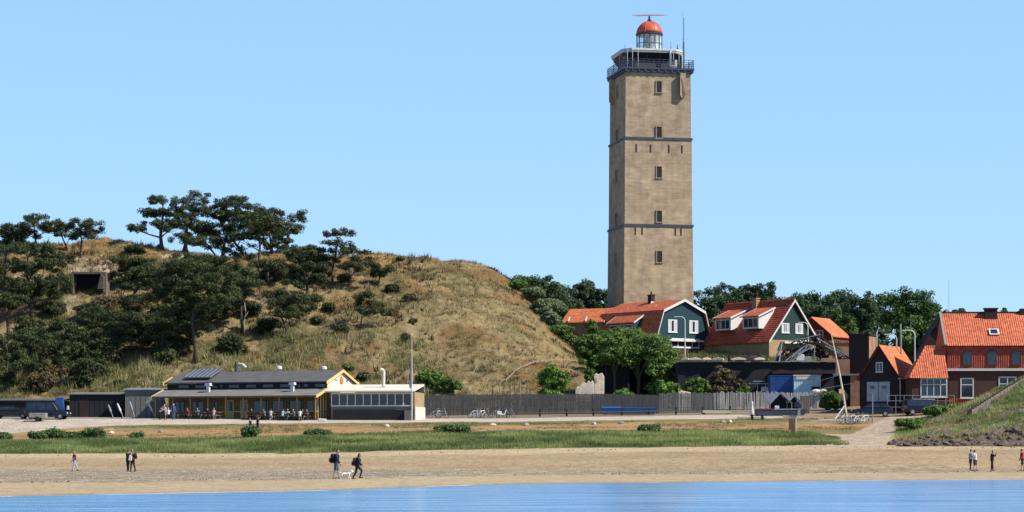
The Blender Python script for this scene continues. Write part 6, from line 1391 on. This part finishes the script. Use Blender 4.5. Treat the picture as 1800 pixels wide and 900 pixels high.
# ================================================================ people and dog
M['skin'] = mat('skin', (.52,.31,.22), None, .6, 3); M['hairdark'] = mat('dark_hair', (.05,.03,.02), None, .7, 8); M['hairblond'] = mat('blond_hair', (.45,.3,.14), None, .7, 8); M['hairgrey'] = mat('grey_hair', (.5,.48,.45), None, .7, 8)
CL = {}
def cloth(n, c):
    if n not in CL: CL[n] = mat(n+'_cloth', c, None, .85, 6)
    return CL[n]
cols = {'navy':(.02,.025,.055),'black':(.015,.015,.018),'white':(.7,.7,.7),'denim':(.09,.14,.24),'grey':(.25,.25,.27),'red':(.5,.05,.05),'lightgrey':(.45,.46,.48),'pink':(.6,.3,.3),'beige':(.5,.42,.32),'blue':(.05,.1,.3),'brown':(.16,.09,.06),'maroon':(.12,.03,.04),'paleblue':(.4,.5,.62)}
def voxel(mb, name, m_, parent, vs):
    me = bpy.data.meshes.new('t'); me.from_pydata(mb.v, [], mb.f); o = bpy.data.objects.new('t', me); COL.objects.link(o)
    md = o.modifiers.new('r', 'REMESH'); md.mode = 'VOXEL'; md.voxel_size = vs; sm = o.modifiers.new('s', 'SMOOTH'); sm.iterations = 2; sm.factor = .5
    dg = bpy.context.evaluated_depsgraph_get(); dg.update(); me2 = bpy.data.meshes.new_from_object(o.evaluated_get(dg)); bpy.data.objects.remove(o); bpy.data.meshes.remove(me)
    me2.name = name; me2.shade_smooth(); me2.materials.clear(); return link_mesh(name, me2, m_, parent)
def limb(m, pts, rad, n=8):
    m.tube(pts, rad, n)
    for p, r in zip(pts, rad): m.ell(p, (r, r, r), 8, 6)
def person(label, loc, face, top, legs, hair='hairdark', H=1.75, legL=(.0, .0), legR=(.0, .0), armL=(.1, .2), armR=(.1, .2), lean=.03, sit=False, shorts=False, skirt=False, sleeves=True, long_hair=False, vs=.022, barelegs=False, armout=(.12, .12), cap=None, bald=False):
    """legX=(thigh swing fwd, knee bend) ; armX=(shoulder swing fwd, elbow bend). local +x is forward"""
    h = thing('person', label, 'person', loc, face); k = H/1.75
    V = lambda x, y, z: Vector((x, y, z))*k
    hip = V(0, 0, .92); 
    def leg(sy, sw, kb):
        a = hip+V(0, sy*.09, -.02); d1 = V(math.sin(sw), 0, -math.cos(sw)); kn = a+d1*.43
        d2 = V(math.sin(sw-kb), 0, -math.cos(sw-kb)); an = kn+d2*.42; return a, kn, an
    LL = leg(1, *legL); RL = leg(-1, *legR)
    low = min(LL[2].z, RL[2].z); dz = .075*k-low; off = V(0, 0, 0); off.z = dz
    if sit: off.z = -.47*k+0*dz+.02
    hip = hip+off; LL = [p+off for p in LL]; RL = [p+off for p in RL]
    up = Vector((math.sin(lean), 0, math.cos(lean))); ch = hip+up*.33*k; sh = hip+up*.5*k; nk = hip+up*.56*k+V(.01,0,0); hd = nk+V(.03+lean*.1, 0, .155)
    def arm(sy, sw, eb, out):
        a = sh+V(0, sy*.185, -.03); t = sw+lean*.5
        d1 = Vector((math.sin(t)*math.cos(out), sy*math.sin(out), -math.cos(t)*math.cos(out))); el = a+d1*.29*k
        d2 = Vector((math.sin(t+eb), sy*math.sin(out)*.3, -math.cos(t+eb))); return a, el, el+d2*.25*k, d2
    LA = arm(1, *armL, armout[0]); RA = arm(-1, *armR, armout[1])
    b_ = MB()
    b_.tube([hip-up*.07*k, hip, hip+up*.16*k, ch, sh, nk], [x*k for x in (.1,.155,.13,.15,.14,.06)], 12); b_.ell(sh-up*.03*k, (.1*k,.19*k,.08*k), 12, 8)
    b_.tube([nk-up*.04*k, hd-V(0,0,.05)], [.055*k,.055*k], 8)
    b_.ell(hd, (.095*k,.075*k,.118*k), 14, 10); b_.ell(hd+V(.05,0,-.055), (.05*k,.05*k,.055*k), 10, 6)
    b_.tube([hd+V(.08,0,.03), hd+V(.118,0,-.022), hd+V(.085,0,-.03)], [.012*k,.019*k,.012*k], 6)
    for sy in (-1, 1): b_.ell(hd+V(-.005, sy*.077, 0), (.022*k,.014*k,.034*k), 8, 5)
    for q in (LL, RL):
        limb(b_, q, [.085*k,.056*k,.037*k]); d = Vector((1, 0, 0)); b_.tube([q[2]+V(-.06,0,-.035), q[2]+V(.06,0,-.045), q[2]+V(.17,0,-.055)], [.042*k,.04*k,.026*k], 8)
    for sy, (a, el, wr, d2) in ((1, LA), (-1, RA)):
        limb(b_, [a, el, wr], [.05*k,.038*k,.027*k]); hb = wr+d2*.09*k; b_.tube([wr, wr+d2*.045*k, hb], [.026*k,.036*k,.034*k], 8)
        px_ = Vector((0, 1, 0)).cross(d2).normalized()
        for i, (o_, ln) in enumerate(((-.03,.062),(-.01,.075),(.011,.07),(.03,.055))):
            p = hb+px_*o_*k; b_.tube([p-d2*.02*k, p+d2*ln*.55*k, p+d2*ln*k+Vector((0,-sy*.018*k,0))], [.0105*k,.0095*k,.008*k], 6)
        p = wr+d2*.03*k-px_*.03*k; b_.tube([p, p+d2*.03*k-px_*.022*k, p+d2*.06*k-px_*.02*k], [.013*k,.011*k,.009*k], 6)
    voxel(b_, 'body', M['skin'], h, vs*.55 if vs < .02 else vs*.7)
    c = MB(); c.tube([hip-up*.02*k, hip+up*.16*k, ch, sh+up*.01*k, sh+up*.05*k], [x*k for x in (.172,.155,.17,.155,.08)], 12); c.ell(sh-up*.02*k, (.12*k,.205*k,.09*k), 12, 8)
    for (a, el, wr, d2) in (LA, RA):
        if sleeves: limb(c, [a, el, el.lerp(wr, .88)], [.068*k,.054*k,.042*k])
        else: limb(c, [a, a.lerp(el, .6)], [.068*k,.06*k])
    voxel(c, 'shirt', cloth(top, cols[top]), h, vs)
    c = MB(); c.tube([hip+up*.05*k, hip-up*.02*k, hip-up*.09*k], [x*k for x in (.15,.17,.13)], 12)
    if skirt: c.tube([hip+V(0,0,.04), hip-V(0,0,.2), hip-V(0,0,.42)], [.15*k,.2*k,.25*k], 14)
    else:
        for q in (LL, RL):
            if shorts or barelegs: limb(c, [q[0], q[0].lerp(q[1], .85)], [.11*k,.09*k])
            else: limb(c, [q[0], q[1], q[1].lerp(q[2], .9)], [.105*k,.075*k,.058*k])
    voxel(c, 'trousers' if not skirt else 'skirt', cloth(legs, cols[legs]), h, vs)
    if not bald:
        c = MB(); c.ell(hd+V(-.018,0,.028), (.098*k,.084*k,.11*k), 12, 8)
        if long_hair: c.tube([hd+V(-.06,0,.02), hd+V(-.09,0,-.1), hd+V(-.09,0,-.24)], [.07*k,.075*k,.04*k], 8)
        voxel(c, 'hair', M[hair], h, .018)
    if cap:
        c = MB(); c.lathe([(.1*k,.03*k),(.095*k,.08*k),(.04*k,.125*k)], hd, 12); c.box(hd.x+.04*k,hd.x+.17*k,hd.y-.06*k,hd.y+.06*k,hd.z+.03*k,hd.z+.045*k); c.build('cap', cloth(cap, cols[cap]), h)
    c = MB()
    for sy in (-1, 1): c.ell(hd+V(.09, sy*.03, .01), (.01*k,.012*k,.008*k), 6, 4)
    c.build('eyes', M['black'], h); c = MB(); c.box(hd.x+.092*k,hd.x+.102*k,-.024*k,.024*k,hd.z-.068*k,hd.z-.06*k); c.build('mouth', cloth('maroon', cols['maroon']), h)
    for q in (LL, RL):
        c = MB(); c.tube([q[2]+V(-.07,0,-.04), q[2]+V(.06,0,-.05), q[2]+V(.18,0,-.057)], [.042*k,.043*k,.03*k], 8); c.build('shoe', cloth('black', cols['black']) if not barelegs else M['skin'], h)
    return h, dict(sh=sh, hip=hip, k=k, LA=LA, RA=RA)
def backpack(label, h, d, m_, dx=-.27, dz=-.22, s=1):
    loc = Matrix.Translation(h.location) @ Matrix.Rotation(h.rotation_euler.z, 4, 'Z') @ (d['sh']+Vector((dx, 0, dz)))
    b = thing('backpack', label, 'backpack', loc, h.rotation_euler.z)
    MB().prism([(-.13*s,-.17*s,-.27*s),(.1*s,-.17*s,-.27*s),(.1*s,-.17*s,.24*s),(.02,-.17*s,.3*s),(-.1*s,-.17*s,.22*s)],(0,.34*s,0)).build('pack', m_, b, bevel=.05)
    MB().box(-.19*s,-.12*s,-.13*s,.13*s,-.22*s,.02).build('pocket', m_, b, bevel=.02)
    for sy in (-1,1): MB().tube([(.08,sy*.1,.22),(.22,sy*.12,.3),(.4,sy*.12,.12),(.3,sy*.13,-.2),(.1,sy*.13,-.25)],.018,5).build('strap', m_, b)
def pl(px, Y): x, z = gl(px, Y); return (x, Y, z)
pk = mat('black_pack', (.015,.015,.02), None, .8, 5); pm = mat('maroon_pack', (.07,.015,.03), None, .8, 5)
h, d = person('man in dark jacket and shorts with a big black backpack, left of the white dog', pl(591,150), R(-8), 'navy', 'denim', H=1.82, legL=(.22,.1), legR=(-.12,.12), armL=(.1,.3), armR=(.25,.35), lean=.08, shorts=True, vs=.016); backpack('big black backpack on the man left of the white dog', h, d, pk, s=1.1)
h, d = person('walker in black with a maroon backpack, leaning forward right of the white dog', pl(628,150.5), R(-5), 'navy', 'black', hair='hairdark', H=1.66, legL=(.75,1.05), legR=(-.2,.3), armL=(.0,.3), armR=(.3,.4), lean=.2, vs=.016, long_hair=True); backpack('maroon backpack on the forward leaning walker', h, d, pm, s=.95)
h, d = person('lone woman with long blond hair walking on the beach at the far left', pl(131,192), R(200), 'maroon', 'paleblue', 'hairblond', 1.6, (.25,.15), (-.3,.25), (.3,.5), (.2,.4), long_hair=True, sleeves=False)
h, d = person('person in black jacket, left of the close pair on the left beach', pl(225,190), R(60), 'black', 'black', 'hairdark', 1.72, (.1,0), (-.08,0), (.5,1.0), (.4,.9))
o = MB().prism([(-.02,-.02,-.2),(.28,-.02,-.25),(.3,-.02,.15),(.1,-.02,.25)],(0,.12,0)).build('white_bag', M['white'], bevel=.04); v = pl(227.5,189.7); o.location=(v[0]-.1,v[1],v[2]+1.1); tag(o, 'white bag held between the close pair on the left beach', 'bag')
h, d = person('blond person with a black shoulder bag, right of the close pair on the left beach', pl(233,190.5), R(150), 'pink', 'black', 'hairblond', 1.78, (.15,.05), (-.2,.1), (.4,.7), (.3,.4)); backpack('black bag on the back of the blond person in the left pair', h, d, pk, s=.85)
h, d = person('person in pale blue shirt, left of the touching pair below the mound', pl(1706,200), R(20), 'paleblue', 'black', 'hairdark', 1.75, (.1,0), (-.1,0), (.3,.8), (.2,.5))
h, d = person('person in white shirt and red cap, right of the touching pair below the mound', pl(1714,198.5), R(140), 'white', 'maroon', 'hairdark', 1.72, (.1,0), (-.12,.05), (.35,.6), (.2,.4), shorts=True, cap='red')
h, d = person('person in black raising both arms to the face below the mound', pl(1744,199), R(-15), 'black', 'black', 'hairdark', 1.68, (.08,0), (-.08,0), (1.15,1.7), (1.05,1.7), barelegs=False, armout=(.3,.3))
h, d = person('person in a red top cut by the right edge of the photo', pl(1797,201), R(190), 'red', 'black', 'hairdark', 1.8, (.2,.1), (-.2,.15), (.2,.5), (.1,.3), shorts=True)
h, d = person('person with pale trousers walking down the strip, left of the strolling pair', pl(440,252), R(160), 'black', 'grey', 'hairblond', 1.62, (.25,.1), (-.25,.2), sleeves=False)
h, d = person('person in navy shorts walking down the strip, right of the strolling pair', pl(453,253), R(20), 'navy', 'black', 'hairdark', 1.7, (.3,.15), (-.3,.2), shorts=True, sleeves=False)
tp = 272.8
h, d = person('white-haired guest with a pale shirt and bare legs standing at the veranda left end', pl(291,tp+1.5), R(200), 'lightgrey', 'pink', 'hairgrey', 1.72, (.05,0), (-.05,0), (.5,.6), (.4,.5), shorts=True, lean=.15)
h, d = person('standing guest in dark blue clothes with a white cap beside the veranda post', pl(305,tp+1.3), R(-80), 'blue', 'denim', 'hairgrey', 1.78, (.05,0), (-.05,0), (.2,.9), (.2,.9), cap='white')
h, d = person('pink-armed guest leaning over the leftmost table', pl(281,tp+2), R(10), 'pink', 'black', 'hairdark', 1.6, (.1,.0), (-.1,0), (.9,.5), (.8,.4), lean=.5)
seated = [(297,'guest in white sitting at the leftmost terrace table','white','denim','hairgrey',1,1),(330,'guest in red sitting behind the second table from the left','red','black','hairdark',-1,0),(346,'guest in grey sitting at the third table from the left','grey','denim','hairblond',1,0),
 (497,'guest in pale blue sitting in front of the table left of the crowded corner','paleblue','denim','hairdark',-1,1),(505,'guest in beige sitting behind the table left of the crowded corner','beige','black','hairgrey',1,0),
 (365,'seated guest in black with a pale face left of the white-skirted woman','black','black','hairdark',-1,0),(377,'white-skirted woman sitting with a bent back at her table','pink','white','hairblond',1,1),
 (464,'seated guest in grey, left of the two at the middle table','grey','black','hairdark',-1,0),(477,'seated guest in a white top, right of the two at the middle table','lightgrey','white','hairdark',1,1),
 (441,'seated guest in black at the table right of the open middle','black','black','hairdark',1,0),(516,'guest in grey sitting at the left of the crowded corner table','grey','black','hairblond',-1,0),
 (528,'guest in a white dress sitting in front of the crowded corner table','white','white','hairdark',1,1),(539,'guest in red sitting at the right of the crowded corner table','maroon','black','hairdark',1,0),(533,'guest in black sitting behind the white-dressed guest','black','black','hairdark',-1,2)]
for px, lab, tp_, lg, hr, dr, fr in seated:
    near = min(TAB, key=lambda q: abs(q-px)); X, Y, Z = TAB[near]; side = {0:1, 1:-1, 2:1}[fr]*.72
    xx = PX(px, Y); t = (xx-X); yy = Y+side*math.cos(tr)+t*math.tan(tr); 
    face = tr+(R(90) if side < 0 else R(-90))+R(18*dr)
    person(lab, (xx, yy, Z), face, tp_, lg, hr, 1.7, (1.45,1.5), (1.5,1.45), (.7,.7), (.6,.8), .22, sit=True, vs=.026)
# dog: small white, walking to the right between the walkers
x, z = gl(608, 149); h = thing('dog', 'small white dog walking between the two backpackers on the beach', 'dog', (x,149,z+.03), R(-5))
b_ = MB(); b_.tube([(-.26,0,.3),(-.15,0,.3),(.05,0,.29),(.2,0,.32),(.28,0,.38)],[.06,.09,.085,.1,.07],10)
b_.tube([(.24,0,.36),(.33,0,.45)],[.07,.055],8); b_.ell((.37,0,.48),(.08,.06,.06),10,6); b_.tube([(.4,0,.46),(.5,0,.44)],[.038,.025],8)
for sy in (-1,1): b_.prism([(.33,sy*.05,.5),(.38,sy*.05,.5),(.32,sy*.08,.42)],(0,.02*sy,0))
b_.tube([(-.27,0,.33),(-.36,0,.4),(-.4,0,.48)],[.03,.022,.012],6)
for sy, f_ in ((-1,.06),(1,-.05)):
    b_.tube([(.2,sy*.055,.27),(.19+f_,sy*.06,.14),(.2+f_*1.2,sy*.06,.02)],[.04,.024,.02],7); b_.tube([(.2+f_*1.2,sy*.06,.018),(.25+f_*1.2,sy*.06,.015)],[.022,.018],6)
    b_.tube([(-.22,sy*.055,.28),(-.17-f_,sy*.06,.18),(-.27-f_,sy*.06,.11),(-.25-f_,sy*.06,.02)],[.055,.036,.022,.02],7); b_.tube([(-.25-f_,sy*.06,.018),(-.2-f_,sy*.06,.015)],[.022,.018],6)
voxel(b_, 'body', mat('white_dog_fur', (1.0,.96,.88), (.8,.74,.66), .9, 6), h, .012)
